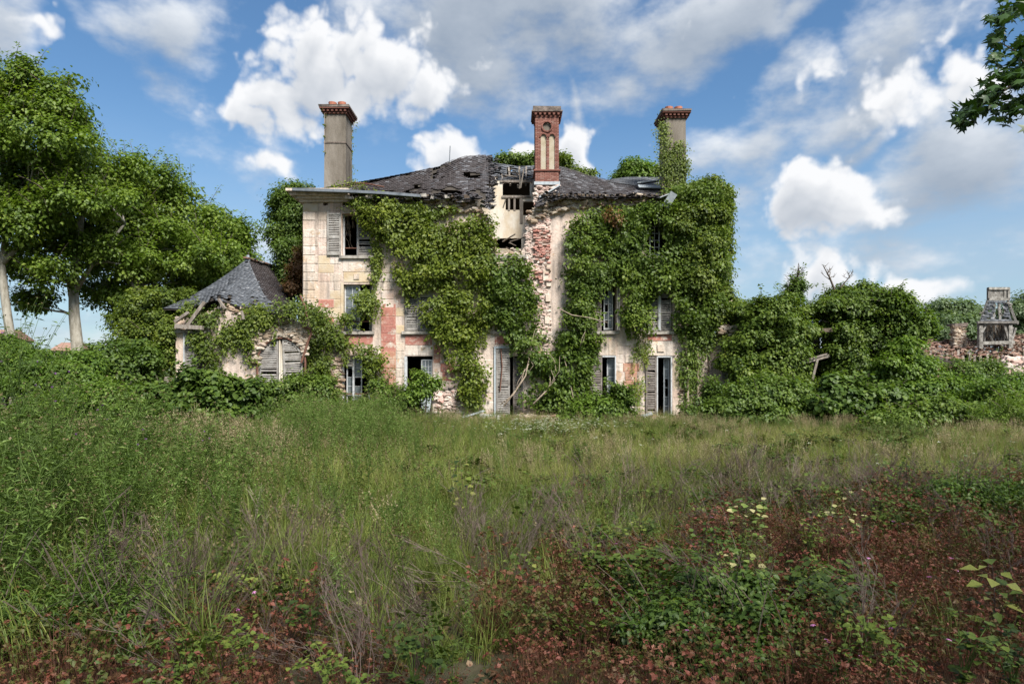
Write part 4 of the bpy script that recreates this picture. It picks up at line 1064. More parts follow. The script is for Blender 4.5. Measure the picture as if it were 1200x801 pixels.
for (p, q, w2) in ((W(240,354,27.3), W(217,385,27.2), .16), (W(221,366,27.2), W(205,377,27.2), .14), (W(206,382,27.25), W(238,384,27.2), .2), (W(256,350,27.3), W(264,362,27.2), .1), (W(283,364,27.1), W(286,374,27.1), .1)):
    b = MB(); b.beam(p, q, w2, w2*.8); b.build('broken_rafter', M['wood'], annex)
b = MB()
for i in range(260):
    px = R.uniform(226, 300); py = interp(ATOP, px)-R.uniform(-4, 6)*(1 if px > 250 else .6); b.tint = R.random(); s = R.uniform(.04, .12)
    b.stone((ax(px), YA+R.uniform(-.03, .3), azz(py)), (s*1.5, s, s*.6))
for i in range(1300):
    px = R.uniform(296, 360); py = R.uniform(364, 425)
    if ((px-330.5)/28.5)**2+((py-424)/29)**2 < 1 or py < interp(ATOP, px)-1: continue
    b.tint = R.uniform(.1, .85); s = R.uniform(.04, .13); b.stone((ax(px), YA-R.uniform(0, .1), azz(py)), (s*1.6, s, s*.55))
b.build('rubble', M['rubble'], annex, kind='stuff')
arch = lambda x: azz(424-27*math.sqrt(max(0, 1-((600+x*F/YA-330.5)/27)**2)))
shutter(annex, ax(304.5), ax(326.5), azz(460), azz(398), YA-.02, 'shutter', arch=arch)
shutter(annex, ax(334.5), ax(356.5), azz(462), azz(398), YA-.05, 'shutter', arch=arch, lean=-.05)
b = MB(); b.box2((ax(326.8), YA+.05, azz(450)), (ax(334), YA+.1, azz(400))); b.box2((ax(327.5), YA-.06, azz(452)), (ax(329), YA+.04, azz(398))); b.box2((ax(325.6), YA+.12, azz(425)), (ax(356), YA+.15, azz(400)));b.build('window_panel', M['inner'], annex)
b = MB(); pts = [(ax(330.5+28*math.cos(a)), YA-.09, azz(424-28*math.sin(a))) for a in np.linspace(0, PI, 18)]; b.tube([(ax(302.5), YA-.09, azz(440))]+pts[::-1]+[(ax(358.5), YA-.09, azz(440))], .045, 6); b.build('arch_bar', M['rust'], annex)
b = MB(); b.box2((ax(300.6), YA-.08, azz(420)), (ax(303), YA-.01, azz(397))); b.box2((ax(300.6), YA-.07, azz(399.5)), (ax(322), YA-.012, azz(397.2))); b.build('window_frame', M['frame'], annex)
shutter(annex, ax(217.5), ax(228.5), azz(438), azz(391), YA-.05, 'shutter'); shutter(annex, ax(229), ax(240), azz(438), azz(391), YA+.02, 'shutter_brown')
b = MB(); b.box2((ax(215.6), YA-.07, azz(439)), (ax(217.2), YA+.05, azz(390))); b.build('window_frame', M['frame'], annex)
b = MB(); b.box2((ax(206), YA-.12, azz(390)), (ax(243), YA-.02, azz(386))); b.build('lintel', M['wood'], annex)
b = MB(); b.tube([W(353,425,27.3), W(361,400,27.3), W(365,390,27.3), W(363,385,27.3), W(356,383,27.3)], .045, 6); b.tube([W(352,346,27.6), W(357,358,27.5), W(360,372,27.4)], .04, 5); b.build('bent_pipe', M['rust'], annex)
b = MB(); b.box((ax(209), 26.6, .8), (.16, .16, 2.0)); b.box((ax(211.5), 26.6, 1.8), (.3, .14, .12)); tag(b.build('wooden_post', M['wood']), 'short weathered grey wooden post standing before the small side wing', 'post')

# ------------------------------------------------------------------ low wing at the right, mostly buried in ivy
YW = 28.9
wing = thing('ruined_wing', 'low ruined wing swallowed by ivy with a broken timber lintel and grey shutter', 'ruin', (fx(880, YW), YW, 0))
def solid_w(x, z):
    px = 600+x*F/YW; py = HY-(z-EYE)*F/YW
    return py > interp([(829,386), (900,388), (935,372), (944,400), (966,402), (972,352), (986,350), (992,392), (1060,398)], px)+3*fbm(px*.2, 3) and not (845 < px < 864 and 396 < py < 445) and not (944 < px < 968 and py > 400)
wall('front_wall', np.arange(fx(829.5, YW), fx(1062, YW), .2), np.arange(-.2, 5.2, .2), solid_w, YW, YW+.4, M['plaster'], wing, .06, broken=lambda x, z: True)
b = MB(); b.box2((fx(1058, YW)-.3, YW+.4, -.2), (fx(1058, YW), YW+5, 2.8)); b.box2((fx(831, YW), YW+5, -.2), (fx(1058, YW), YW+5.3, 2.8)); b.box2((fx(831, YW), YW+1.5, -.1), (fx(1058, YW)-.35, YW+1.7, 2.7)); b.box2((fx(938, YW), YW+1.2, -.1), (fx(976, YW), YW+1.3, 4.2)); b.build('inner_wall', M['dark'], wing)  # last box is a dark sheet added so the timber gap reads as shade
shutter(wing, fx(845.5, YW), fx(862, YW), fz(444, YW), fz(398, YW), YW-.06, 'shutter')
for (p, q, w2) in ((W(848,385,28.2), W(880,381.5,28.2), .16), (W(945,388,27.2), W(974,386.5,27.2), .2), (W(940,424.5,27), W(971,416.5,27.2), .16), (W(941,422.5,26.9), W(969,414.5,27.1), .08), (W(947.5,460,27), W(957.5,421,27), .12)):
    b = MB(); b.beam(p, q, w2, w2*.75); b.build('broken_beam', M['beam'] if w2 == .2 else M['wood'], wing)
b = MB()
for i in range(420):
    px, py = (R.uniform(966, 988), R.uniform(350, 420)) if i % 2 else (R.uniform(842, 884), R.uniform(382, 392))
    b.tint = R.uniform(0, .7); s = R.uniform(.05, .13); b.stone(W(px, py, 28.2+R.uniform(0, .6)), (s*1.4, s, s*.6))
b.build('rubble', M['rubble'], wing, kind='stuff')

# ------------------------------------------------------------------ far ruin with tiles and timber lantern
YT = 42.0
barn = thing('ruined_barn', 'distant collapsed outbuilding with broken clay tile roof and bare rafters', 'ruin', (fx(1140, YT), YT, 0))
def solid_b(x, z):
    px = 600+x*F/YT; py = HY-(z-EYE)*F/YT
    return not (1165 < px < 1181 and 424 < py < 440) and py > 431+3*fbm(px*.1, 5)
wall('front_wall', np.arange(fx(1068, YT), fx(1262, YT), .3), np.arange(-.2, 3.4, .3), solid_b, YT, YT+.5, M['rubble'], barn, .08, broken=lambda x, z: True)
b = MB(); b.box2((fx(1068, YT), YT+.5, -.2), (fx(1068, YT)+.5, YT+7, 3)); b.box2((fx(1068, YT)+.5, YT+6.5, -.2), (fx(1262, YT), YT+7, 3)); b.build('side_wall', M['dark'], barn)
broof = MB(); broof.beam(W(1072,402,YT+3.5), W(1262,397,YT+3.5), .2, .2); broof = broof.build('roof', M['beam'], barn)
def Bt(u): px = 1066+200*u; return W(px, interp([(1066,412), (1110,420), (1160,424), (1266,422)], px), YT-.2)
def Tt(u): px = 1066+200*u; return W(px, interp([(1066,404), (1080,401), (1122,399), (1150,399), (1180,396), (1210,390), (1266,386)], px), YT+3.4)
def miss_t(u, v, p):
    px = 600+p[0]*F/p[1]
    if 1128 < px < 1200 and v < .34 and fbm(px*.08, v*4, 3) > -.35: return True
    return fbm(px*.09, v*6, 6) > .38
slates('tiles', broof, Tt, Bt, M['tile'], .2, .15, 'h', miss_t, .15, deck=False, jit=5, thick=.03, tintf=lambda u, v, p: R.random())
for i in range(30):
    u = (i+.5)/30; b = MB(); b.beam(Vector(Bt(u))+Vector((0, 0, -.12)), Vector(Tt(u))+Vector((R.uniform(-.3, .3), 0, -.1)), .13, .11); b.build('rafter', M['wood'], broof)
b = MB()
for i in range(420):
    px = R.uniform(1080, 1215); b.tint = R.random(); u = (px-1066)/200; v = R.random()**.6; p = Vector(Bt(u)).lerp(Vector(Tt(u)), v); b.box(p+Vector((0, 0, R.uniform(.02, .14))), (.24, .17, .03), Euler((R.uniform(-.7, .2), R.uniform(-.5, .5), R.uniform(0, 3))).to_matrix())
b.build('loose_tiles', M['tile'], broof, kind='stuff')
b = MB()
for i in range(240):
    b.tint = R.random(); s = R.uniform(.08, .25); px = R.uniform(1178, 1215); b.stone(W(px, R.uniform(420, 442), YT-R.uniform(0, 1)), (s*1.4, s, s*.8))
b.build('rubble', M['rubble_pink'], barn, kind='stuff')
b = MB(); b.box2((fx(1120, YT+2), YT+2.05, 3), (fx(1131, YT+2), YT+2.5, fz(382, YT+2)), .03)
for i in range(420):
    b.tint = R.random(); s = R.uniform(.05, .13); b.stone((fx(R.uniform(1119, 1132), YT+2), YT+2.02+R.choice([0, 0, R.uniform(0, .5)]), R.uniform(3, fz(382, YT+2))), (s*1.5, s, s*.7))
c1 = b.build('pier', M['rubble'], barn)
b = MB(); b.box2((fx(1122, YT+2), YT+1.6, 1), (fx(1190, YT+2), YT+1.7, fz(414, YT+2))); b.build('inner_wall', M['dark'], barn)  # added dark sheet standing for the shaded void under the roof edge
b = MB(); b.box2((fx(1117.5, YT+2), YT+1.9, fz(382, YT+2)), (fx(1133, YT+2), YT+2.7, fz(378.5, YT+2)), .03); b.build('cap', M['cap'], c1)
YL = 43.0
M['lantern_wood'] = mat('silvered_old_timber', [(.09,.08,.07), (.22,.205,.18), (.40,.38,.35)], 6, .9, .5, rand=.5)
lan = thing('timber_lantern', 'skeletal grey timber roof turret rising from the fallen tile roof', 'turret', (fx(1170, YL), YL, fz(404, YL)))
def pl(px, py, d=0): return W(px, py, YL+d)
D_ = 1.7
def tim(n, p, q, w2=.12): b = MB(); b.beam(p, q, w2*1.15, w2*1.15); return b.build(n, M['lantern_wood'], lan)
for px in (1148.5, 1183): 
    for d in (0, D_): tim('post', pl(px, 408, d), pl(px, 377, d), .2)
for d in (0, D_): tim('rail', pl(1146, 379, d), pl(1192, 378, d), .2); tim('rail', pl(1148, 402, d), pl(1188, 401, d), .18)
for px in (1148.5, 1186): tim('rail', pl(px, 379), pl(px, 379, D_), .16)
tim('brace', pl(1183, 402), pl(1176, 379), .12); tim('brace', pl(1184, 404), pl(1190, 384), .1); tim('brace', pl(1150, 390), pl(1156, 379), .1)
for i in range(9): px = 1151+i*4; tim('brace', pl(px, 379, R.uniform(.2, 1.5)), pl(px+R.uniform(-3, 3), 398+R.uniform(-3, 6), R.uniform(.4, 1.6)), .06)
for (a, c) in ((1149,1157.5), (1165,1165), (1172,1170), (1178,1177), (1191,1181)): 
    for d in (0, D_): tim('rafter', pl(a, 378, d), pl(c, 352, D_*.15 if d == 0 else D_*.8), .1)
def Tl(u): return W(1158+22*u, 352, YL+.2)
def Bl(u): return W(1148+38*u, 377, YL-.15)
slates('slates', lan, Tl, Bl, M['slate_grey'], .22, .2, 'v', lambda u, v, p: (.42 < u < .80 and .10 < v < .78) or fbm(u*5, v*5, 2) > .4, .1, jit=2, deck=False)
slates('slates', lan, lambda u: W(1181, 352, YL+.25+1.1*u), lambda u: W(1192, 378, YL-.1+1.8*u), M['slate_grey'], .22, .2, 'v', lambda u, v, p: fbm(u*5, v*5, 4) > .0, .1, jit=4, deck=False)
tim('ledge', pl(1145, 377.5, -.15), pl(1193, 377.5, -.15), .12)
for px in (1158.5, 1177, 1181.5):
    for d in (.3, 1.3): tim('post', pl(px, 352, d), pl(px, 337, d), .13)
for py in (338, 350.5): tim('rail', pl(1158, py, .25), pl(1182, py, .25), .14); tim('rail', pl(1158, py, 1.35), pl(1182, py, 1.35), .14); tim('rail', pl(1182, py, .25), pl(1182, py, 1.35), .12)
for k in range(6): tim('board', pl(1159, 340+k*2, .32), pl(1176, 340+k*2, .32), .10)
for k in range(3): tim('board', pl(1159, 340.5+k*3, 1.3), pl(1181, 341+k*3, 1.3), .1)
b = MB(); b.box2((fx(1152, YL+1.5), YL+1.5, fz(402, YL+1.5)), (fx(1182, YL+1.5), YL+1.6, fz(380, YL+1.5))); b.build('back_board', M['beam'], lan)
for k in range(16): px = 1150+R.random()*34; tim('board', pl(px, 402, R.uniform(.3, 1.6)), pl(px+R.uniform(-9, 9), 380+R.uniform(0, 12), R.uniform(.3, 1.6)), R.uniform(.05, .12))
for k in range(22): px = R.uniform(1150, 1186); py = R.uniform(354, 378); tim('lath', pl(px, py, R.uniform(-.05, .3)), pl(px+R.uniform(-6, 6), py+R.uniform(-3, 3), R.uniform(-.05, .3)), R.uniform(.04, .09))
# far houses on the left
for (x0, x1, yt, Yh, lab) in ((-16, 2, 397, 95, 'distant house with orange tiled gable roof at the far left edge'), (60, 82, 411, 110, 'distant low house with brown tiled roof between the plane tree trunks')):
    h = thing('distant_house', lab, 'house', (fx((x0+x1)/2, Yh), Yh, 0)); zt = fz(yt, Yh)
    b = MB(); b.box2((fx(x0, Yh), Yh, 0), (fx(x1, Yh), Yh+6, zt)); b.build('wall', M['st_white'], h)
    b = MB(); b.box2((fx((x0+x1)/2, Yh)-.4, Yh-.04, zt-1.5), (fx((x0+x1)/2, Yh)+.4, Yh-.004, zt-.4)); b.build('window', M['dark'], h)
    a, c = fx(x0, Yh)-.3, fx(x1, Yh)+.3; b = MB(); b.tint = .5
    b.add([(a, Yh-.4, zt), (c, Yh-.4, zt), (c, Yh+3, zt+1.5), (a, Yh+3, zt+1.5), (a, Yh+6.4, zt), (c, Yh+6.4, zt)], [(0,1,2,3), (3,2,5,4), (0,3,4), (1,5,2), (0,4,5,1)]); rf = b.build('roof', M['tile'], h)
    b = MB(); b.box2((c-1.6, Yh+2.5, zt+.9), (c-1, Yh+3.2, zt+2.2)); b.build('chimney', M['brick'], rf)
# rubble and debris at the foot of the facade
for (lab, nm, m, p, q, w2, h2) in (('pale blue board lying in the weeds below the ivy beside the graffiti', 'fallen_board', 'frame_blue', W(542,489,27.4), W(567,481,27.6), .28, .05),
     ('broken white slab lying at the foot of the third shuttered window', 'broken_slab', 'whitish', W(563,488,27.2), W(586,490,27.1), .5, .22),
     ('pale blue beam leaning over dark sheet beside the right doorway', 'leaning_beam', 'frame_blue', W(745,490,27.4), W(764,484,27.4), .14, .1),
     ('dark warped sheet of board lying left of the right doorway', 'fallen_sheet', 'beam', W(737,483,27.6), W(757,489,27.5), .6, .06)):
    b = MB(); b.beam(p, q, w2, h2); tag(b.build(nm, M[m]), lab, 'debris')
b = MB()
for i in range(330):
    px = R.gauss(612, 34) if i % 3 else R.gauss(780, 12); Y = R.uniform(26.6, 28.4); x = fx(px, Y); s = R.uniform(.04, .14); b.tint = R.random()
    b.stone((x, Y, ground_z(x, Y)+abs(R.gauss(0, .08))), (s*1.4, s, s*.7))
tag(b.build('rubble_heap', M['rubble']), 'heap of fallen pale rubble along the foot of the facade', 'rubble', kind='stuff')
print('stones', nst)
# ------------------------------------------------------------------ ivy and creeper
def ivy(name, label, poly, Y, thick, size, dens, m, holes=(), base=.42, per=26, sub=.2, stems=6, kind='kite', seed=0, y2=None, group=None, gapn=.0, strands=10):
    pa = np.array(poly, float); x0, y0 = pa.min(0); x1, y1 = pa.max(0)
    k = Y/F; area = (x1-x0)*(y1-y0)*k*k; n = int(area*dens)
    px = rg.uniform(x0, x1, n); py = rg.uniform(y0, y1, n)
    jx = np.array([4*noise.noise(Vector((a*.11, b*.11, seed))) for a, b in zip(px, py)]); jy = np.array([5*noise.noise(Vector((a*.11, b*.11, seed+9))) for a, b in zip(px, py)])
    ins = inpoly(px+jx, py+jy, poly)
    for h in holes: ins &= ~inpoly(px+jx*.4, py+jy*.4, h)
    px, py = px[ins], py[ins]
    if gapn:
        g = np.array([fbm(a*.045, b*.045, seed+20) for a, b in zip(px, py)]); kp = g < gapn; px, py = px[kp], py[kp]
    e = np.zeros(len(px))
    for a in range(8):
        e += inpoly(px+9*math.cos(a*PI/4), py+9*math.sin(a*PI/4), poly)
    e = e/8
    def bul(a, b):
        v = noise.noise(Vector((a*.03, b*.04, seed)))*.5+noise.noise(Vector((a*.07, b*.085, seed+5)))*.65+noise.noise(Vector((a*.17, b*.2, seed+7)))*.2
        return .5+v
    B = np.array([bul(a, b) for a, b in zip(px, py)]); BX = np.array([bul(a+2, b) for a, b in zip(px, py)]); BY = np.array([bul(a, b+2) for a, b in zip(px, py)])
    dep = thick*(.12+.88*np.clip(B, 0, 1.3))*(.25+.75*e)
    gx = (BX-B)*thick/(2*k); gz = -(BY-B)*thick/(2*k)
    lay = np.where(rg.random(len(px)) < .7, 1, rg.uniform(.2, .9, len(px)))
    P = np.stack([(px-600)*k, Y-dep*lay-.04, EYE+(HY-py)*k], 1)
    N = np.stack([-gx*.9, -np.ones(len(px)), -gz*.9], 1)
    st = rg.normal(base, .08, len(px))+.16*(B-.5)+np.array([.16*noise.noise(Vector((a*.018, b*.022, seed+30))) for a, b in zip(px, py)])  # tint is lighter on the bulges, darker in the hollows
    off = rg.normal(size=(len(px), per, 3))*sub*np.array([.75, .45, .6])
    Q = (P[:, None]+off).reshape(-1, 3)
    NN = (unit(N)[:, None]*.9+np.array([0, 0, .45])+rg.normal(size=(len(px), per, 3))*.30).reshape(-1, 3)
    DD = (np.array([0, -.15, -.8])+off/sub*.6+rg.normal(size=(len(px), per, 3))*.55).reshape(-1, 3)
    T = (st[:, None]+rg.normal(0, .08, (len(px), per))).ravel()
    ok = (Q[:, 1] < Y-.01) if y2 is None else np.ones(len(Q), bool)
    ok &= Q[:, 2] > .02
    th = thing(name, label, 'climbing plant', tuple(P.mean(0)*np.array([1, 0, 0])+np.array([0, Y, 0])), group)
    leaf_obj('foliage', Q[ok], NN[ok], DD[ok], rg.uniform(.5, 1.35, ok.sum())*size, T[ok], M[m], kind, th)['kind'] = 'stuff'
    # loose strands hanging below the edge
    lowp = [i for i in rg.permutation(len(px)) if not inpoly(np.array([px[i]]), np.array([py[i]+9.]), poly)[0]][:strands]
    sp = []
    for i in lowp:
        a, c = px[i], py[i]; L_s = R.uniform(10, 34)
        for j in range(int(L_s*2.2)):
            f = j/(L_s*2.2); a += R.gauss(0, .35); sp.append(((a+R.gauss(0, 1.4)-600)*k, Y-.06-R.random()*.18, EYE+(HY-c-f*L_s)*k))
    if sp:
        sp = np.array(sp); sp = sp[sp[:, 2] > .1]; n_ = len(sp)
        leaf_obj('trailing_strands', sp, rg.normal(size=(n_, 3))*.4+np.array([0, -1, .3]), rg.normal(size=(n_, 3))*.5+np.array([0, 0, -.9]), rg.uniform(.45, 1.05, n_)*size, rg.normal(base+.1, .12, n_), M[m], kind, th)['kind'] = 'stuff'
    b = MB()
    for s in range(stems):
        i = R.randrange(len(px)); a, c = px[i], py[i]; pts = []
        for j in range(10):
            pts.append(((a-600)*k, Y-.05-R.random()*.05, EYE+(HY-c)*k)); a += R.gauss(0, 3); c += R.uniform(2, 9)
            if not inpoly(np.array([a]), np.array([c]), poly)[0]: break
        if len(pts) > 2: b.tube(pts, R.uniform(.012, .035), 5)
    if b.v: b.build('stem', M['vine'], th)['kind'] = 'stuff'
    return th
hole4 = [(697,340),(726,334),(728,384),(704,390),(695,365)]; hole5 = [(760,342),(790,336),(792,392),(762,394)]; holetop = [(756,262),(776,256),(780,303),(758,304)]
ivy('creeper', 'bright yellow green creeper hanging over the facade left of the collapsed bay', [(404,240),(418,231),(440,227),(470,238),(500,243),(540,246),(572,252),(580,268),(581,296),(590,318),(585,345),(576,358),(571,380),(558,396),(560,412),(570,432),(569,455),(560,474),(549,474),(541,462),(537,440),(531,415),(516,405),(505,388),(500,372),(486,348),(472,334),(466,318),(461,300),(456,290),(445,286),(438,268),(428,256),(412,250)],
    YF, .75, .135, 40, 'lf_creeper', holes=[[(477,345),(492,345),(491,388),(476,388)]], base=.40, stems=14, seed=1, gapn=.27)
ivy('creeper', 'narrow creeper strand hanging down past the right shutter of the top left window', [(436,284),(444,286),(446,310),(440,330),(442,345),(432,350),(434,325),(438,305)], YF, .2, .11, 45, 'lf_creeper', base=.35, stems=3, seed=2)
ivy('creeper', 'small creeper tuft clinging to the second storey casement window', [(402,368),(412,362),(420,345),(432,345),(443,352),(444,366),(436,376),(424,368),(414,374),(404,380)], YF-.1, .3, .11, 55, 'lf_creeper', base=.32, stems=3, seed=3, gapn=.2, strands=2)
ivy('ivy', 'dark green ivy filling the middle below the collapsed bay and reaching the ground', [(577,306),(590,300),(612,301),(619,322),(624,345),(626,372),(634,396),(648,402),(668,388),(692,398),(694,420),(688,440),(690,462),(676,478),(664,488),(642,492),(628,486),(626,462),(634,446),(622,430),(618,470),(608,466),(612,420),(600,404),(588,396),(578,385),(572,350)],
    YF, .8, .14, 42, 'lf_ivy', holes=[[(597,424),(603,424),(602,450),(597,450)]], base=.40, stems=30, seed=4, gapn=.26, strands=14)
ivy('ivy', 'large dark green ivy curtain over the upper right facade around the shuttered windows', [(672,262),(682,252),(690,246),(700,250),(720,240),(745,242),(760,238),(790,226),(826,215),(845,225),(848,360),(852,372),(836,374),(828,386),(820,400),(812,392),(800,386),(792,394),(782,388),(765,386),(757,394),(748,388),(737,378),(722,388),(706,396),(694,402),(680,404),(655,402),(652,390),(664,372),(663,350),(669,330),(664,316),(670,300),(666,285)],
    YF, .8, .135, 44, 'lf_ivy', holes=[hole4, hole5, holetop], base=.44, stems=22, seed=5, gapn=.34, strands=22)
ivy('ivy', 'ivy strands trailing down the right end of the facade beside the doorway', [(796,384),(828,378),(836,395),(825,412),(814,420),(816,440),(808,455),(802,452),(803,430),(796,420),(800,405)], YF, .3, .115, 48, 'lf_ivy', base=.45, stems=6, seed=6, gapn=.3)
ivy('creeper', 'thin pale creeper strand between the fourth and fifth ground floor windows', [(744,388),(757,390),(760,405),(752,420),(752,445),(746,476),(743,474),(747,440),(742,415)], YF, .12, .085, 40, 'lf_creeper', base=.5, stems=5, seed=7, gapn=.25)
ivy('creeper', 'creeper climbing from the side wing across the lower left corner of the facade', [(346,352),(358,354),(376,366),(390,380),(398,390),(400,400),(422,402),(440,408),(450,416),(447,440),(438,448),(432,430),(424,414),(402,414),(388,404),(382,420),(388,440),(394,460),(386,478),(360,480),(356,455),(362,430),(358,400),(366,385),(352,370)], YF-.15, .45, .12, 48, 'lf_creeper', base=.28, stems=8, seed=8, gapn=.38)
ivy('creeper', 'creeper hanging over the front wall and broken rafters of the side wing', [(222,362),(240,368),(262,362),(284,364),(296,372),(300,384),(296,404),(300,420),(294,430),(288,418),(282,405),(276,412),(270,398),(262,412),(256,440),(250,452),(236,452),(228,440),(232,410),(224,390),(232,380)], YA, .3, .115, 46, 'lf_creeper', base=.25, stems=8, seed=9, gapn=.12, strands=4)
ivy('creeper', 'small creeper patch over the broken hip above the arched shutters of the side wing', [(288,362),(306,358),(322,366),(324,378),(308,382),(300,378),(296,392),(290,384)], YA-.1, .25, .11, 55, 'lf_creeper', base=.3, stems=3, seed=10, strands=2)
ivy('creeper', 'creeper strand hanging from the side wing wall next to the house corner', [(326,356),(345,356),(372,362),(388,372),(386,380),(366,376),(345,372),(332,372)], YA-.3, .3, .11, 50, 'lf_creeper', base=.22, stems=3, seed=15, strands=1)
# ivy around the right hand chimney
ivy('ivy', 'ivy climbing the front and left side of the right chimney', [(772,205),(775,170),(772,150),(778,140),(781,160),(781,175),(790,185),(794,165),(801,175),(804,200),(805,222),(775,222)], 29.8, .16, .085, 70, 'lf_creeper', base=.35, stems=10, seed=11, gapn=.33, strands=2)
P = []; 
def strip(name, label, x, Y0_, pts, m, s=.09, n=26):
    P, N, D, T = [], [], [], []
    for (px, py, Y, r) in pts:
        c = W(px, py, Y); q = np.array(c)+rg.normal(size=(n, 3))*r; P.append(q); N.append(rg.normal(size=(n, 3))*.5+np.array([x, -.5, .4])); D.append(rg.normal(size=(n, 3))*.6+np.array([0, 0, -.6])); T.append(rg.normal(.4, .15, n))
    P = np.concatenate(P); th = thing(name, label, 'climbing plant', tuple(P.mean(0)))
    leaf_obj('foliage', P, np.concatenate(N), np.concatenate(D), rg.uniform(.6, 1.2, len(P))*s, np.concatenate(T), M[m], 'kite', th)['kind'] = 'stuff'
    b = MB(); b.tube([W(p[0], p[1], p[2]) for p in pts], .012, 4); b.build('stem', M['vine'], th)
strip('creeper', 'wispy creeper running down the right edge of the left chimney', 1, 0, [(415,144,30.95,.09),(413,152,30.9,.09),(412,160,30.9,.05),(412,168,30.9,.10),(411.5,177,30.9,.06),(411.5,185,30.9,.05),(411.5,196,30.9,.11),(411,203,30.9,.09)], 'lf_creeper')
strip('creeper', 'thin sprig of creeper on the left edge of the left chimney', -1, 0, [(379,127,29.7,.08),(380.5,135,29.75,.06),(380,146,29.75,.04),(380,160,29.75,.03),(380,178,29.75,.05)], 'lf_creeper', n=14)
strip('creeper', 'ivy sprigs hanging from the cap of the right chimney', -1, 0, [(776,134,30,.1),(773,142,30.4,.1),(772.5,152,30.7,.12),(773.5,166,30.9,.12),(773,182,30.6,.15),(774,198,30.5,.16)], 'lf_ivy')
strip('creeper', 'yellowish weeds growing on the gutter at the foot of the left chimney', 0, 0, [(396,219,28.6,.12),(403,217.5,28.6,.13),(411,216,28.6,.12),(418,215.5,28.6,.13),(424,217,28.6,.1),(389,220,28.6,.08)], 'lf_creeper', s=.1, n=34)

# ------------------------------------------------------------------ trees and bushes
def crown_obj(parent, lumps, m, size, per_m2, per_sub, sub_r, base=.42, name='crown', kind='kite', sh=0, shl=.6, **k):
    P, N, D, S, T = clumps(lumps, per_m2, per_sub, sub_r, size, base=base, **k)
    if sh:
        a = shoots(lumps, sh, shl, size, base); P, N, D, S, T = (np.concatenate([u, v]) for u, v in zip((P, N, D, S, T), a[:5]))
        b = MB()
        for l in a[5]: b.tube(l, [size*.10, size*.08, size*.06, size*.03], 3, False)
        if parent is not None: b.build('shoots', M['bark_dark'], parent)['kind'] = 'stuff'
    o = leaf_obj(name, P, N, D, S, T, m, kind, parent); return o
def tree(name, label, trunk, r0, lumps, m, size, per_m2=7, per_sub=34, sub_r=.55, bark='bark', base=.42, group=None, cat='tree', taper=.45, limbs=True, forks=(), bst=4, **k):
    """trunk: list of (px,py,Y); lumps: list from lump()"""
    pts = [W(*p) for p in trunk]; pts[0].z = min(pts[0].z, -.1)
    th = thing(name, label, cat, (pts[0].x, pts[0].y, 0), group)
    b = MB(); n = len(pts); rr = [r0*(1-(1-taper)*i/(n-1)) for i in range(n)]
    # flare at the root
    b.tube([pts[0]]+[pts[0].lerp(pts[1], .25)]+pts[1:], [rr[0]*1.35, rr[0]*1.02]+rr[1:], 10)
    tr = b.build('trunk', M[bark], th, smooth=True)
    b = MB()
    for f in forks:
        fp = [W(*p) for p in f[0]]; b.tube(fp, [f[1]*(1-.6*i/(len(fp)-1)) for i in range(len(fp))], 8)
    if limbs:
        cand = pts[1:]+[W(*p) for f in forks for p in f[0][1:]]
        for l in lumps:
            c = Vector(l[:3])
            s = min(cand, key=lambda p: (p-c).length+max(0, p.z-c.z)*2)
            if (s-c).length < .3: continue
            for q in range(2):
                e = c+Vector([R.uniform(-.55, .55)*l[3+i] for i in range(3)]); mid = s.lerp(e, .5)+Vector((R.uniform(-.4, .4), R.uniform(-.4, .4), R.uniform(-.1, .5)))*min(1, (e-s).length*.25)
                rb = r0*(.28 if q == 0 else .16); b.tube([s, s.lerp(mid, .5)+Vector((0, 0, .1*R.random())), mid, mid.lerp(e, .6), e], [rb, rb*.75, rb*.55, rb*.35, rb*.15], 5)
    if b.v: b.build('limbs', M[bark], th, smooth=True)['kind'] = 'stuff'
    if bst > 4:
        lumps = burst(lumps, bst, (.16, .42), 1.0, .62)
        for l in list(lumps):
            if R.random() < .25: a = R.uniform(0, 2*PI); lumps.append((l[0]+math.cos(a)*l[3]*1.5, l[1], l[2]+math.sin(a)*l[5]*1.5, l[3]*.5+.15, l[4]*.4+.2, l[5]*.25+.15))
    else: lumps = burst(lumps, bst)
    crown_obj(th, lumps, M[m], size, per_m2, per_sub, sub_r, base, **k)
    return th
def LL(Y, items, js=0):
    o = []
    for it in items:
        px, py, r = it[:3]; ry = it[3] if len(it) > 3 else r*.8
        o.append(lump(px, py, Y+(it[4] if len(it) > 4 else R.uniform(-2, 2)*js), r, ry))
    return o
TR = dict(per_m2=2.15, per_sub=32, sub_r=.46, low=-.75, rag=.22, inner=.12, spread=.17, bst=13, sh=320, shl=1.9)
tree('plane_tree', 'tallest plane tree at the far left with a pale leaning trunk and high crown', [(14,432,42), (13,400,42), (6,350,42), (2,310,42), (8,270,42), (2,210,42)], .30,
     LL(42, [(10,94,32,24),(38,112,40,26),(66,132,32,20),(84,138,16,10),(30,150,52,32),(62,170,34,22),(20,200,56,34),(56,222,40,26),(-10,128,44,42),(10,250,46,30),(-30,180,60,60),(40,262,34,20),(-30,260,50,50)], 1), 'lf_plane', .23,
     forks=[([(2,310,42), (22,288,42), (30,262,42), (34,225,42)], .17)], base=.50, **TR)
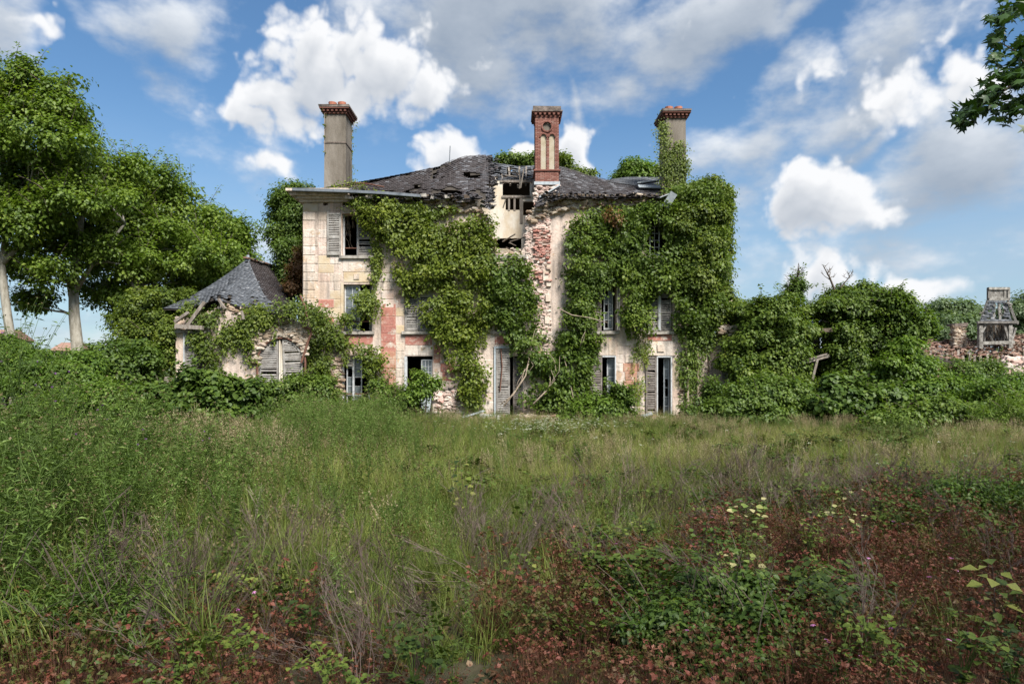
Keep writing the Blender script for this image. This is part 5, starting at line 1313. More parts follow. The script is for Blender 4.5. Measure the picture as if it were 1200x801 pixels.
tree('plane_tree', 'second plane tree with a thick forked pale trunk rising between the hedge and the sky', [(90,436,44), (91,410,44), (87,370,44), (86,330,44), (92,290,44), (96,240,44)], .42,
     LL(44, [(92,188,32,22),(112,204,44,26),(70,206,30,22),(130,232,48,30),(98,240,40,30),(150,262,48,28),(112,280,44,26),(70,280,26,18),(60,320,26,20),(40,352,18,12),(130,300,40,22),(52,240,30,26),(30,310,18,16)], 1.3), 'lf_plane', .23,
     forks=[([(87,372,44), (80,330,44), (66,300,44), (56,270,44)], .16), ([(86,345,44), (108,310,44), (128,286,44), (146,262,44)], .17)], base=.52, **TR)
tree('plane_tree', 'rounded plane tree behind the side wing with a bright green crown', [(150,430,48), (150,390,48), (156,340,48), (160,300,48), (160,250,48)], .5,
     LL(48, [(160,212,32,22),(186,222,26,15),(150,236,40,26),(196,246,42,26),(222,262,36,22),(178,284,52,30),(232,292,42,24),(200,322,50,26),(252,310,32,20),(150,320,38,26),(240,336,34,14),(128,350,26,20),(160,355,34,18)], 1.6), 'lf_plane', .23, base=.55, **TR)
tree('plane_tree', 'smaller plane tree directly behind the slate roof peak of the side wing', [(268,430,55), (268,390,55), (264,340,55), (262,310,55)], .4,
     LL(55, [(262,272,24,14),(272,296,24,16),(284,310,14,12),(250,310,30,18),(240,282,26,16),(262,330,34,16)], 1), 'lf_plane', .27, base=.50, **TR)
tree('leafy_tree', 'bushy tree with a rust brown patch against the left side of the house', [(338,430,33), (338,380,33), (337,320,33), (336,280,33)], .22,
     LL(33, [(338,226,16,12,0),(334,246,19,16,.5),(344,262,16,18,0),(332,280,17,16,0),(340,300,17,16,-.5),(336,322,16,16,0),(346,338,14,14,-.5),(330,232,12,10,0),(352,248,10,30,0)]), 'lf_dark', .13, per_m2=16, per_sub=34, sub_r=.3, bark='bark_dark', base=.55)
rl = LL(31.5, [(349,316,9,12,0),(344,334,9,10,0),(351,300,6,8,0)])
o = crown_obj(None, rl, M['lf_rust'], .12, 22, 24, .2, .5, name='withered_branch'); tag(o, 'withered rust brown branch hanging at the left edge of the house', 'branch')
tree('garden_tree', 'round bright tree top showing behind the roof left of the right chimney', [(746,430,46), (746,300,46), (746,225,46)], .3, LL(46, [(746,203,22,14,0),(732,208,14,9,0),(758,207,16,10,0)]), 'lf_bright', .2, per_m2=12, per_sub=34, sub_r=.35, bark='bark_dark', base=.45)
tree('garden_tree', 'dark tree top peeping over the broken roof left of the brick chimney', [(606,430,46), (606,300,46), (604,215,46)], .3, LL(46, [(595,190,18,7,0),(614,193,16,7,0),(632,190,14,9,0)]), 'lf_ivy', .2, per_m2=12, per_sub=34, sub_r=.35, bark='bark_dark', base=.45)
tree('garden_tree', 'yellowish tree top behind the roof just right of the brick chimney', [(662,430,46), (662,300,46), (662,225,46)], .3, LL(46, [(658,193,9,10,0),(668,201,12,7,0),(682,207,12,6,0)]), 'lf_creeper', .2, per_m2=12, per_sub=34, sub_r=.35, bark='bark_dark', base=.25)
# ivy bulk at the top right corner of the house
iv = thing('ivy_mound', 'thick bright ivy bulging above the eaves and down the right corner of the house', 'climbing plant', (fx(830), YF, 0))
crown_obj(iv, burst([lump(790,238,28.9,16,14), lump(808,228,29.2,18,13), lump(828,226,29.4,21,15), lump(843,236,29.6,14,18), lump(840,262,29.4,18,22), lump(842,292,29.4,16,22), lump(841,320,29.4,17,22), lump(838,348,29.4,15,20), lump(820,252,28.5,22,18), lump(822,290,28.4,20,24), lump(818,330,28.4,22,24), lump(798,262,28.4,16,18), lump(850,372,29.2,14,12), lump(835,366,28.5,12,14)], 5, (.3, .5), .85),
          M['lf_creeper'], .13, 30, 34, .24, .30, name='foliage', low=-1)['kind'] = 'stuff'
b = MB()
for px in (806, 818, 834, 842): b.tube([W(px+R.uniform(-3, 3)*i*.4, 480-i*38, 28.95 if px > 829 else 28.4) for i in range(7)], [.06-.006*i for i in range(7)], 5)
b.build('stem', M['vine'], iv)['kind'] = 'stuff'

BU = dict(per_m2=20, per_sub=26, sub_r=.20, low=-.35, rag=.30, spread=.14, sh=45, shl=.75)
def bush(name, label, lumps, m, size=.12, base=.42, cat='bush', stems=5, kind='kite', **kw):
    L = lumps; cx = sum(l[0] for l in L)/len(L); cy = sum(l[1] for l in L)/len(L)
    th = thing(name, label, cat, (cx, cy, 0)); k = dict(BU); k.update(kw)
    crown_obj(th, burst(L, 8, (.18, .42), 1.0, .78), M[m], size, base=base, name='foliage', kind=kind, **k)['kind'] = 'stuff'
    b = MB()
    for l in L[:stems*2]:
        for q in range(2): b.tube([(l[0]*.6+cx*.4+R.uniform(-.2, .2), l[1]*.6+cy*.4, -.05), (l[0]*.85+cx*.15, l[1]+R.uniform(-.1, .1), l[2]*.5), (l[0]+R.uniform(-.3, .3)*l[3], l[1], l[2]+l[5]*.4)], [.04, .03, .012], 5)
    b.build('stem', M['bark_dark'], th)['kind'] = 'stuff'; return th
# right overgrown ruin
bush('ivy_mound', 'tall rounded ivy mound over the ruined wing nearest the house', LL(27.6, [(905,372,34,24,0),(886,400,30,26,0),(922,402,26,30,0),(905,430,36,30,0),(932,380,18,22,.5),(884,372,16,16,1),(868,424,22,26,0),(905,460,40,26,-.4),(926,436,20,30,0)]), 'lf_ivy', .13, .48, cat='climbing plant')
bush('ivy_mound', 'broad ivy covered mass right of the dark gap with leaning timber', LL(28.0, [(1000,364,38,26,0),(974,372,20,24,.4),(1030,372,34,30,0),(1056,386,26,24,.3),(1010,400,44,34,0),(984,420,24,36,0),(1040,424,36,34,0),(1003,450,44,34,-.3),(990,346,16,10,.5),(1012,344,20,12,.4)]), 'lf_ivy', .13, .42, cat='climbing plant')
bush('sapling', 'loose leafy sapling with open sprays between the ivy mass and the barn', LL(27.2, [(1042,352,14,9,0),(1060,366,16,9,0),(1078,376,14,8,0),(1068,388,18,12,0),(1084,384,8,7,0),(1056,350,8,5,0)]), 'lf_dark', .14, .55, cat='tree', per_m2=14, inner=.5)
bush('shrub', 'light green shrub growing behind the right corner of the house', LL(32, [(858,362,16,10,0),(874,368,16,12,0),(864,384,20,14,0),(848,356,10,8,0)]), 'lf_creeper', .13, .35)
bush('shrub', 'large dense green shrub in front of the ruined wing', LL(24.5, [(868,474,30,24,0),(900,462,32,24,0),(930,474,30,24,0),(846,486,22,16,0),(884,486,36,18,-.4),(915,488,30,16,-.4)]), 'lf_dark', .12, .58)
bush('shrub', 'low dark shrub against the foot of the wall right of the doorway', LL(26.5, [(826,482,18,12,0),(840,470,14,16,0),(812,488,12,8,0),(835,455,8,14,0)]), 'lf_dark', .11, .48)
bush('shrub', 'dark shrub with broad leaves beneath the ivy covered mass', LL(24.2, [(985,470,34,26,0),(1018,476,30,24,0),(960,488,24,16,0),(1002,492,34,14,0)]), 'lf_dark', .16, .42, kind='wide', per_m2=20)
bush('shrub', 'bright green billowing shrub in the middle of the right hand thicket', LL(26.5, [(1056,438,32,20,0),(1084,434,22,13,0),(1042,462,26,22,0),(1080,462,36,24,-.4),(1108,456,24,15,0),(1056,410,18,14,0),(1130,462,26,18,0)]), 'lf_bright', .13, .42)
bush('shrub', 'clipped looking rounded dark bush in front of the fallen tile roof', LL(30, [(1142,436,24,14,0),(1124,440,14,12,0),(1160,440,14,12,0)]), 'lf_dark', .11, .55)
bush('shrub', 'leafy shrub at the right edge of the frame below the barn', LL(25, [(1160,462,28,18,0),(1190,462,28,18,0),(1215,456,30,24,0),(1175,480,36,16,0),(1240,470,36,28,0)]), 'lf_bright', .12, .34)
bush('shrub', 'pale feathery shrub at the right edge beside the meadow', LL(21, [(1184,482,20,20,0),(1206,488,22,22,0),(1160,494,18,12,0)]), 'lf_bright', .10, .62, kind='narrow')
bush('shrub', 'front row of low green shrubs beneath the right hand thicket', LL(22.5, [(1050,494,34,14,0),(1085,490,34,18,0),(1120,488,30,18,0),(1150,498,26,12,0),(1020,500,26,8,0)]), 'lf_dark', .12, .62)
bush('shrub', 'bright green bush growing at the foot of the facade left of the fallen sheet', LL(26.2, [(688,482,20,16,0),(708,478,20,16,0),(724,486,16,14,0),(672,490,14,10,0),(730,470,8,10,0)]), 'lf_bright', .115, .45)
bush('shrub', 'upright dark leaved sapling in front of the fourth ground floor window', LL(26.0, [(728,462,7,8,0),(731,474,9,9,0),(722,482,10,8,0)]), 'lf_dark', .12, .5)
bush('shrub', 'green bush below the first two ground floor windows', LL(26.3, [(408,482,26,9,0),(436,480,24,11,0),(462,472,20,16,0),(446,456,10,10,0),(480,484,16,12,0)]), 'lf_dark', .11, .62)
bush('sapling', 'spindly light green sapling standing in front of the open door', LL(26.0, [(492,446,4,7,0),(487,462,8,8,0),(500,460,7,5,0),(508,449,6,4,0),(478,470,9,9,0)]), 'lf_bright', .10, .5, per_m2=20, inner=.2)
bush('shrub', 'low bush in front of the arched shutters of the side wing', LL(25.6, [(330,456,24,12,0),(352,450,18,12,0),(374,458,22,16,0),(318,470,24,12,0),(360,472,34,14,0)]), 'lf_dark', .11, .60)
bush('shrub', 'wide dark green bush with overlapping leaves before the side wing', LL(23.5, [(200,470,34,22,0),(236,462,34,24,0),(272,468,30,24,0),(180,482,28,20,0),(220,488,44,18,-.4),(262,490,34,16,-.4),(292,482,14,14,0)]), 'lf_dark', .15, .46, kind='wide', per_m2=22)
bush('shrub', 'tall dark bush between the hedge and the creeper covered side wing', LL(26.5, [(128,420,28,22,0),(150,440,34,28,0),(110,444,24,22,0),(170,424,20,20,0)]), 'lf_dark', .13, .44)
bush('creeper', 'light green creeper heap climbing the left end of the side wing', LL(28.8, [(165,362,26,18,0),(190,352,22,12,0),(150,380,24,20,0),(182,386,30,24,0),(205,392,18,24,-.5),(170,410,34,24,-.3),(200,424,20,24,-.6),(218,350,18,8,.5),(225,368,10,10,-.6)]), 'lf_creeper', .125, .28, cat='climbing plant')
bush('hedge_bush', 'light green bushy hedge at the left below the tree trunks', LL(25, [(30,424,34,16,0),(70,426,30,16,0),(100,432,24,18,0),(0,416,30,20,0),(50,446,44,24,-.5),(95,456,40,24,-.5),(5,450,40,30,-.4),(-40,430,40,40,0)]), 'lf_bright', .12, .36)
bush('hedge_bush', 'dense green bush at the left edge of the meadow', LL(20.5, [(118,466,26,18,0),(90,474,26,18,0),(140,480,22,16,0),(60,482,34,20,0)]), 'lf_bright', .10, .42)
# background trees on the right
for lab, cx, Y, it in (('hazy tree behind the little pier of the ruined barn', 1110, 80, [(1098,376,18,12),(1118,364,22,12),(1136,372,18,12),(1106,392,26,12),(1140,390,22,14),(1122,382,22,14)]),
                   ('hazy tree behind the timber turret at the right edge', 1195, 78, [(1196,366,16,14),(1214,356,26,18),(1200,390,22,16),(1230,380,30,26),(1168,394,18,10)]),
                   ('low hazy tree between the ivy mass and the barn roof', 1078, 85, [(1078,382,16,9),(1062,392,18,8),(1090,390,16,10)])):
    tree('background_tree', lab, [(cx,432,Y), (cx,410,Y), (cx+2,385,Y)], .35, LL(Y, it, 1), 'lf_far', .34, per_m2=3.2, per_sub=30, sub_r=.7, bark='bark_dark', base=.45)
bush('distant_treeline', 'distant tree line filling the horizon beyond the house and ruins', [(x+R.uniform(-5, 5), 130+R.uniform(-12, 12), R.uniform(2, 3.5), 8, 6, R.uniform(3, 5)) for x in range(-200, 201, 11)], 'lf_far', .8, .4, cat='trees', sh=0, per_m2=.5, sub_r=1.4, per_sub=24, stems=2)
# bare twigs above the mounds, bare vines in the middle ivy
def twigs(name, label, base, tip, n, r, m='bark_dark', spread=.6, cat='branch'):
    b = MB(); a = W(*base); c = W(*tip); mid = a.lerp(c, .5)+Vector((R.uniform(-.1, .1), 0, 0)); b.tube([a, mid, c], [r, r*.7, r*.25], 5); L = (c-a).length
    for i in range(n):
        f = R.uniform(.3, .9); s = a.lerp(c, f); d = Vector((R.uniform(-1, 1), R.uniform(-.5, .5), R.uniform(.3, 1))).normalized()*L*spread*(1.1-f)
        e = s+d; m1 = s.lerp(e, .5)+Vector((R.uniform(-.05, .05), 0, R.uniform(-.03, .06))); b.tube([s, m1, e], [r*.45, r*.3, r*.12], 4)
        for q in range(2): g = s.lerp(e, R.uniform(.4, .9)); b.tube([g, g+Vector((R.uniform(-1, 1), R.uniform(-.4, .4), R.uniform(.1, 1)))*L*.16], [r*.22, r*.1], 4)
    return tag(b.build(name, M[m]), label, cat)
twigs('bare_twig', 'bare forked twig sticking up above the ivy mound nearest the house', (932,356,28), (936,308,28), 7, .05)
twigs('bare_twig', 'bare leaning twig above the broad ivy covered mass', (978,340,28), (964,310,28), 6, .05)
twigs('bare_twig', 'thin bare twig leaning right over the broad ivy covered mass', (984,338,28), (1000,318,28), 5, .035)
tw = bush('sapling', 'thin leafy sapling rising beside the bare twig on the ivy mound', LL(28, [(932,345,6,8,0),(936,332,3,6,0),(926,352,6,5,0)]), 'lf_dark', .11, .4, per_m2=20)
for i, (lab, pts, r) in enumerate((
    ('pale bare vine stem leaning from the ground toward the third window', [(590,476,27.6),(604,458,27.8),(616,440,28),(620,420,28),(624,405,28.1)], .06),
    ('second pale vine stem fanning out beside the third window', [(586,474,27.6),(602,462,27.7),(611,446,27.8),(615,432,27.9)], .035),
    ('pale curved vine trunk rising right of the middle ivy', [(625,473,27.6),(640,458,27.8),(648,446,27.9),(651,432,28),(650,422,28.1)], .055),
    ('pale vine trunk forking up beside the curved one', [(643,458,27.8),(645,445,27.9),(643,430,28)], .035),
    ('grey bare vine stem standing in front of the fourth window pier', [(672,468,27.8),(668,448,28),(664,430,28),(660,416,28.1)], .04),
    ('horizontal bare vine branch across the upper right ivy', [(656,362,27.8),(670,369,27.7),(690,372,27.7),(712,378,27.7)], .035),
    ('thin bare vine loop hanging in the middle ivy', [(680,405,27.8),(684,398,27.7),(686,388,27.7),(682,396,27.6),(679,410,27.8)], .022),
    ('thin bare vine stem against the wall below the right ivy strands', [(818,486,28.4),(816,460,28.45),(818,436,28.45),(815,410,28.4)], .03),
    ('long thin vine root at the corner of the ivy bulk', [(858,352,28.6),(848,356,28.4),(838,361,28.2)], .03))):
    b = MB(); r *= .7; b.tube([W(*p) for p in pts], [r*(1-.5*j/(len(pts)-1)) for j in range(len(pts))], 6)
    if r > .034:
        for q in range(3): s = W(*pts[q+1]); b.tube([s, s+Vector((R.uniform(-.4, .4), -.1, R.uniform(.3, .6))), s+Vector((R.uniform(-.6, .6), 0, R.uniform(.8, 1.2)))], [r*.4, r*.3, r*.15], 5)
    tag(b.build('bare_vine', M['vine'], smooth=True), lab, 'vine')

# overhanging tree at the right, standing beside and behind the camera; it shades the near ground
ot = thing('maple_tree', 'maple branches with dark pointed leaves hanging in at the top right corner', 'tree', (9.5, 1.0, 0))
b = MB(); b.tube([(9.5, 1, -.1), (9.4, .9, .5), (9.2, .6, 3), (8.6, .2, 6), (8, 0, 9)], [.5, .38, .34, .28, .18], 10)
b.build('trunk', M['bark_dark'], ot, smooth=True)
b = MB()
b.tube([(8.9, .4, 4.5), (8.6, 4, 6.2), W(1330,30,7.6), W(1240,70,7.8), W(1190,98,7.9), W(1150,122,8), W(1128,148,8)], [.14, .09, .06, .035, .018, .01, .006], 6)
b.tube([W(1240,70,7.8), W(1215,20,7.9), W(1180,8,8), W(1166,30,8)], [.03, .018, .01, .006], 5); b.tube([W(1210,88,7.9), W(1190,60,8), W(1172,50,8)], [.015, .01, .006], 5)
CL = [(5.5,-3.5,8.5,3.2,3,1.6), (8.5,-1,9.5,3.4,3,2), (9.5,-5,9,3.4,3,2.2), (5.5,-7,9.5,3.2,3,2), (11.5,1.5,8.5,2.6,2.4,2)]
for l in CL:
    for q in range(2):
        s = Vector((8.6, .2, 5.5+q)); e = Vector(l[:3])+Vector((R.uniform(-1, 1), R.uniform(-1, 1), R.uniform(-.5, .5))); mid = s.lerp(e, .5)+Vector((0, 0, .6)); b.tube([s, mid, e], [.12, .07, .02], 5)
b.build('limbs', M['bark_dark'], ot, smooth=True)['kind'] = 'stuff'
P, N, D, S, T = clumps(CL, .42, 22, .6, .2)
P2 = []; 
for (px, py, rx, ry, n) in ((1190,90,26,16,60),(1165,112,20,12,44),(1142,130,16,9,34),(1129,143,7,6,12),(1172,22,16,14,26),(1195,10,18,16,34),(1168,44,8,8,9),(1170,66,9,8,9),(1200,60,14,18,30),(1188,122,20,9,26),(1180,140,10,6,8),(1215,100,26,40,60)):
    for i in range(n): P2.append(W(px+R.gauss(0, rx*.5), py+R.gauss(0, ry*.5), 8+R.gauss(0, .25))); P2.append(W(px+R.gauss(0, rx*.5), py+R.gauss(0, ry*.5), 8+R.gauss(0, .25)))
P2 = np.array(P2); n2 = len(P2)
P = np.concatenate([P, P2]); N = np.concatenate([N, rg.normal(size=(n2, 3))*.5+np.array([-.1, -.25, .9])]); D = np.concatenate([D, rg.normal(size=(n2, 3))*.6+np.array([-.8, -.1, -.45])]); S = np.concatenate([S, rg.uniform(.08, .15, n2)]); T = np.concatenate([T, rg.normal(.4, .18, n2)])
leaf_obj('crown', P, N, D, S, T, M['lf_maple'], 'maple', ot)

# ------------------------------------------------------------------ undergrowth
class TB:
    """triangle buffers for an undergrowth source mesh"""
    def __init__(s): s.V = []; s.F = []; s.m = []; s.l = []; s.n = 0
    def tri(s, V, Fc, mi, lv):
        s.V.append(np.asarray(V, float)); s.F.append(np.asarray(Fc)+s.n); s.m += [mi]*len(Fc); s.l += [lv]*len(V) if not hasattr(lv, '__len__') else list(lv); s.n += len(V)
    def blade(s, p, az, h, wd, lean, mi=0, lv=.5, seg=4, curl=1.0):
        p = np.array(p, float); d = np.array([math.cos(az), math.sin(az), 0]); sd = np.array([-d[1], d[0], 0]); V = []
        for i in range(seg+1):
            f = i/seg; a = lean*f**1.3*curl; q = p+d*h*math.sin(a)*f+np.array([0, 0, 1])*h*f*math.cos(a*.8); w2 = wd*(1-f)**.7*.5
            if i < seg: V += [q-sd*w2, q+sd*w2]
            else: V += [q]
        Fc = []
        for i in range(seg-1): o = i*2; Fc += [(o, o+1, o+3), (o, o+3, o+2)]
        o = (seg-1)*2; Fc.append((o, o+1, o+2)); s.tri(V, Fc, mi, lv)
    def line(s, pts, w, mi=0, lv=.5):
        pts = [np.array(p, float) for p in pts]; V = []; Fc = []
        for i, p in enumerate(pts):
            d = pts[min(i+1, len(pts)-1)]-pts[max(0, i-1)]; x = np.cross(d, (.3, .8, .2)); x /= np.linalg.norm(x)+1e-9; y = np.cross(d, x); y /= np.linalg.norm(y)+1e-9
            ww = w*(1-.6*i/max(1, len(pts)-1))
            for k in range(3): a = 2*PI*k/3; V.append(p+(x*math.cos(a)+y*math.sin(a))*ww)
        for i in range(len(pts)-1):
            for k in range(3): a, b2 = i*3+k, i*3+(k+1) % 3; Fc += [(a, b2, b2+3), (a, b2+3, a+3)]
        s.tri(V, Fc, mi, lv)
    def leaf(s, p, n, d, size, mi=0, lv=.5, kind='kite'):
        V, Fc, _ = leaf_arrays(np.array([p], float), np.array([n], float), np.array([d], float), np.array([size]), np.array([0.]), kind); s.tri(V, Fc, mi, lv)
    def mesh(s, name, mats): return np_mesh(name, np.concatenate(s.V), np.concatenate(s.F), mats, None, s.m, s.l)
def rnd(a=1): return R.uniform(-a, a)
def t_grass(n, rad, wd, seeds, tall=1.0):
    t = TB()
    for i in range(n):
        a = R.uniform(0, 2*PI); r = rad*math.sqrt(R.random()); t.blade((r*math.cos(a), r*math.sin(a), 0), R.uniform(0, 2*PI), tall*R.uniform(.45, 1), wd*R.uniform(.7, 1.3), R.uniform(.15, 1.0), 0, R.gauss(.5, .25))
    for i in range(seeds):
        a = R.uniform(0, 2*PI); r = rad*R.random(); x, y = r*math.cos(a), r*math.sin(a); h = tall*R.uniform(.85, 1.25); lx, ly = rnd(.18), rnd(.18)
        t.line([(x, y, 0), (x+lx*.4, y+ly*.4, h*.6), (x+lx, y+ly, h)], .0022, 1, .4)
        for k in range(9):
            f = k/9; q = (x+lx*(1-.35*f)+rnd(.012), y+ly*(1-.35*f)+rnd(.012), h*(1-.22*f)); t.leaf(q, (rnd(), rnd(), .3), (rnd(.5), rnd(.5), .8), .03, 1, R.random())
    return t
def t_weed(h, nl, branch, ll=.09, flower=False):
    t = TB(); bx, by = rnd(.08), rnd(.08)
    st = lambda f: np.array([bx*f*f, by*f*f, h*f])
    t.line([st(f) for f in np.linspace(0, 1, 6)], .0045, 0, .35)
    for i in range(nl):
        f = .12+.85*i/nl; a = i*2.4; d = (math.cos(a), math.sin(a), R.uniform(.15, .8)); t.leaf(st(f), (rnd(.3), rnd(.3), 1), d, ll*R.uniform(.7, 1.3)*(1.15-.6*f), 0, R.gauss(.5, .22), 'narrow')
    for b_ in range(branch):
        f = R.uniform(.45, .92); a = R.uniform(0, 2*PI); L = h*R.uniform(.16, .34); s0 = st(f); e = s0+np.array([math.cos(a)*L*.55, math.sin(a)*L*.55, L*.85])
        t.line([s0, (s0+e)/2+np.array([math.cos(a)*.02, math.sin(a)*.02, -.01]), e], .0028, 0, .4)
        for k in range(6):
            g = s0+(e-s0)*(k+1)/6; a2 = R.uniform(0, 2*PI); t.leaf(g, (rnd(.4), rnd(.4), 1), (math.cos(a2), math.sin(a2), .5), ll*R.uniform(.35, .7), 0, R.gauss(.5, .22), 'narrow')
        for k in range(3): t.leaf(e+np.array([rnd(.01), rnd(.01), 0]), (rnd(), rnd(), .6), (rnd(.5), rnd(.5), 1), .017, 1, R.random()*.4, 'kite')
    return t
def t_red(n, rad, h, kk=7):
    t = TB()
    for i in range(n):
        a = R.uniform(0, 2*PI); r = rad*math.sqrt(R.random()); x, y = r*math.cos(a), r*math.sin(a); z = h*R.uniform(.35, 1); ox, oy = rnd(.05), rnd(.05)
        t.line([(x*.4, y*.4, 0), (x*.8+ox*.3, y*.8+oy*.3, z*.6), (x+ox, y+oy, z)], .0016, 1, R.random())
        c = np.array([x+ox, y+oy, z]); a0 = R.uniform(0, 2*PI); lv = R.gauss(.5, .3)
        for k in range(kk):
            aa = a0+(k-3)*.62; d = (math.cos(aa), math.sin(aa), rnd(.45)+.1); t.leaf(c, (rnd(1.0), rnd(1.0), .9), d, R.uniform(.016, .036)*(1 if k in (2, 3, 4) else .7), 0, lv+rnd(.15), 'kite' if k % 3 else 'narrow')
    return t
def t_broad(n, rad, h, size, kind='wide', dens=3):
    t = TB()
    for i in range(n):
        a = R.uniform(0, 2*PI); L = R.uniform(.5, 1)*rad; p = [np.array([math.cos(a)*L*f*f*.9+rnd(.01), math.sin(a)*L*f*f*.9+rnd(.01), h*R.uniform(.8, 1.1)*math.sin(min(1.9, f*2.0))]) for f in np.linspace(0, 1, 5)]
        t.line(p, .003, 1, .4)
        for q in p[1:]:
            for k in range(dens): a2 = R.uniform(0, 2*PI); t.leaf(q+np.array([rnd(.03), rnd(.03), rnd(.02)]), (rnd(.4), rnd(.4), 1), (math.cos(a2), math.sin(a2), rnd(.3)-.1), size*R.uniform(.6, 1.25), 0, R.gauss(.5, .22), kind)
    return t
def t_dry(n, h, rad):
    t = TB(); lx, ly = rnd(.6), rnd(.4)
    for i in range(n):
        a = R.uniform(0, 2*PI); r = rad*R.random(); x, y = r*math.cos(a), r*math.sin(a); hh = h*R.uniform(.5, 1.1); dx, dy = lx*hh+rnd(.3), ly*hh+rnd(.3); lv = R.random()
        P_ = [np.array([x, y, 0]), np.array([x+dx*.3, y+dy*.3, hh*.5]), np.array([x+dx, y+dy, hh])]; t.line(P_, .0036, 0, lv)
        for k in range(7):
            f = R.uniform(.35, 1); s0 = P_[0]*(1-f)+P_[2]*f; L = hh*R.uniform(.08, .22); e = s0+np.array([rnd(L*.6)+dx*.2, rnd(L*.6), L]); t.line([s0, (s0+e)/2+np.array([rnd(.01), rnd(.01), 0]), e], .0024, 0, lv)
            for q in range(2): e2 = e+np.array([rnd(.03), rnd(.03), R.uniform(-.02, .04)]); t.line([(s0+e)/2, e2], .0017, 0, lv)
    return t
def t_pink():
    t = TB(); h = R.uniform(.85, 1.1); t.line([(0, 0, 0), (rnd(.1), rnd(.1), h*.6), (.02, 0, h)], .004, 1, .5)
    for k in range(5): a = k*2*PI/5; t.leaf((.02, 0, h), (0, 0, 1), (math.cos(a), math.sin(a), .25), .055, 0, R.random(), 'wide')
    return t
def t_umbel():
    t = TB(); h = R.uniform(.8, 1); t.line([(0, 0, 0), (rnd(.04), rnd(.04), h*.8)], .003, 1, .4)
    for k in range(10):
        a = R.uniform(0, 2*PI); r = R.uniform(.01, .09); q = np.array([math.cos(a)*r, math.sin(a)*r, h+rnd(.02)]); t.line([(0, 0, h*.8), q], .0012, 1, .5)
        for j in range(2): t.leaf(q, (rnd(.4), rnd(.4), 1), (rnd(), rnd(), 0), .026, 0, R.random(), 'wide')
    for k in range(6): a = R.uniform(0, 2*PI); t.leaf((0, 0, h*R.uniform(.1, .7)), (rnd(.4), rnd(.4), 1), (math.cos(a), math.sin(a), .4), .09, 1, R.random(), 'narrow')
    return t
def t_litter():
    t = TB()
    for k in range(5): a = R.uniform(0, 2*PI); t.leaf((rnd(.1), rnd(.1), R.uniform(.02, .08)), (rnd(.7), rnd(.7), 1), (math.cos(a), math.sin(a), rnd(.3)), R.uniform(.035, .07), 0, R.random(), 'wide')
    return t

def scatter(name, label, cat, meshes, P, Rz, tilt, S, T):
    n = len(P)
    if n == 0: return
    me = bpy.data.meshes.new(name); me.vertices.add(n); me.vertices.foreach_set('co', np.asarray(P, np.float32).ravel())
    a = me.attributes.new('rot', 'FLOAT_VECTOR', 'POINT'); a.data.foreach_set('vector', np.stack([tilt[:, 0], tilt[:, 1], Rz], 1).astype(np.float32).ravel())
    a = me.attributes.new('scl', 'FLOAT_VECTOR', 'POINT'); a.data.foreach_set('vector', np.asarray(S, np.float32).ravel())
    a = me.attributes.new('pick', 'INT', 'POINT'); a.data.foreach_set('value', rg.integers(0, len(meshes), n).astype(np.int32))
    a = me.attributes.new('tint', 'FLOAT', 'POINT'); a.data.foreach_set('value', np.clip(T, 0, 1).astype(np.float32))
    o = link(name, me); tag(o, label, cat, kind='stuff')
    g = bpy.data.node_groups.new('scatter_'+name, 'GeometryNodeTree')
    g.interface.new_socket('Geometry', in_out='INPUT', socket_type='NodeSocketGeometry'); g.interface.new_socket('Geometry', in_out='OUTPUT', socket_type='NodeSocketGeometry')
    N_, K = g.nodes, g.links; gi = N_.new('NodeGroupInput'); go = N_.new('NodeGroupOutput'); io = N_.new('GeometryNodeInstanceOnPoints'); jn = N_.new('GeometryNodeJoinGeometry')
    srcs = []
    for i, m in enumerate(meshes):
        so = bpy.data.objects.new('source_'+m.name, m); oi = N_.new('GeometryNodeObjectInfo'); oi.inputs['Object'].default_value = so; oi.inputs['As Instance'].default_value = False
        g2 = N_.new('GeometryNodeGeometryToInstance'); K.new(oi.outputs['Geometry'], g2.inputs[0]); srcs.append(g2)
    for g2 in reversed(srcs): K.new(g2.outputs[0], jn.inputs[0])
    def attr(nm, ty): q = N_.new('GeometryNodeInputNamedAttribute'); q.data_type = ty; q.inputs['Name'].default_value = nm; return q.outputs['Attribute']
    er = N_.new('FunctionNodeEulerToRotation'); K.new(attr('rot', 'FLOAT_VECTOR'), er.inputs[0])
    io.inputs['Pick Instance'].default_value = True
    K.new(gi.outputs[0], io.inputs['Points']); K.new(jn.outputs[0], io.inputs['Instance']); K.new(attr('pick', 'INT'), io.inputs['Instance Index']); K.new(er.outputs[0], io.inputs['Rotation']); K.new(attr('scl', 'FLOAT_VECTOR'), io.inputs['Scale'])
    K.new(io.outputs[0], go.inputs[0]); md = o.modifiers.new('scatter', 'NODES'); md.node_group = g
    return o
G1 = [t_grass(46, .16, .010, 1).mesh('grass', [M['i_grass'], M['i_straw']]) for _ in range(4)]
G2 = [t_grass(52, .30, .016, 2).mesh('grass_clump', [M['i_grass'], M['i_straw']]) for _ in range(4)]
SG = [t_grass(14, .22, .010, 16, 1.0).mesh('seed_grass', [M['i_grass'], M['i_seed']]) for _ in range(3)]
WD = [t_weed(1.0, 34, 9).mesh('weed', [M['i_weed'], M['i_straw']]) for _ in range(5)]
RD = [t_red(36, .19, .38).mesh('red_herb', [M['i_red'], M['i_redstem']]) for _ in range(5)]
BR = [t_broad(9, .28, .30, .045).mesh('bramble', [M['i_broad'], M['i_redstem']]) for _ in range(4)]
DR = [t_dry(6, .75, .12).mesh('dry_stems', [M['i_dry']]) for _ in range(5)]
PK = [t_pink().mesh('pink_flower', [M['i_pink'], M['i_redstem']]) for _ in range(3)]
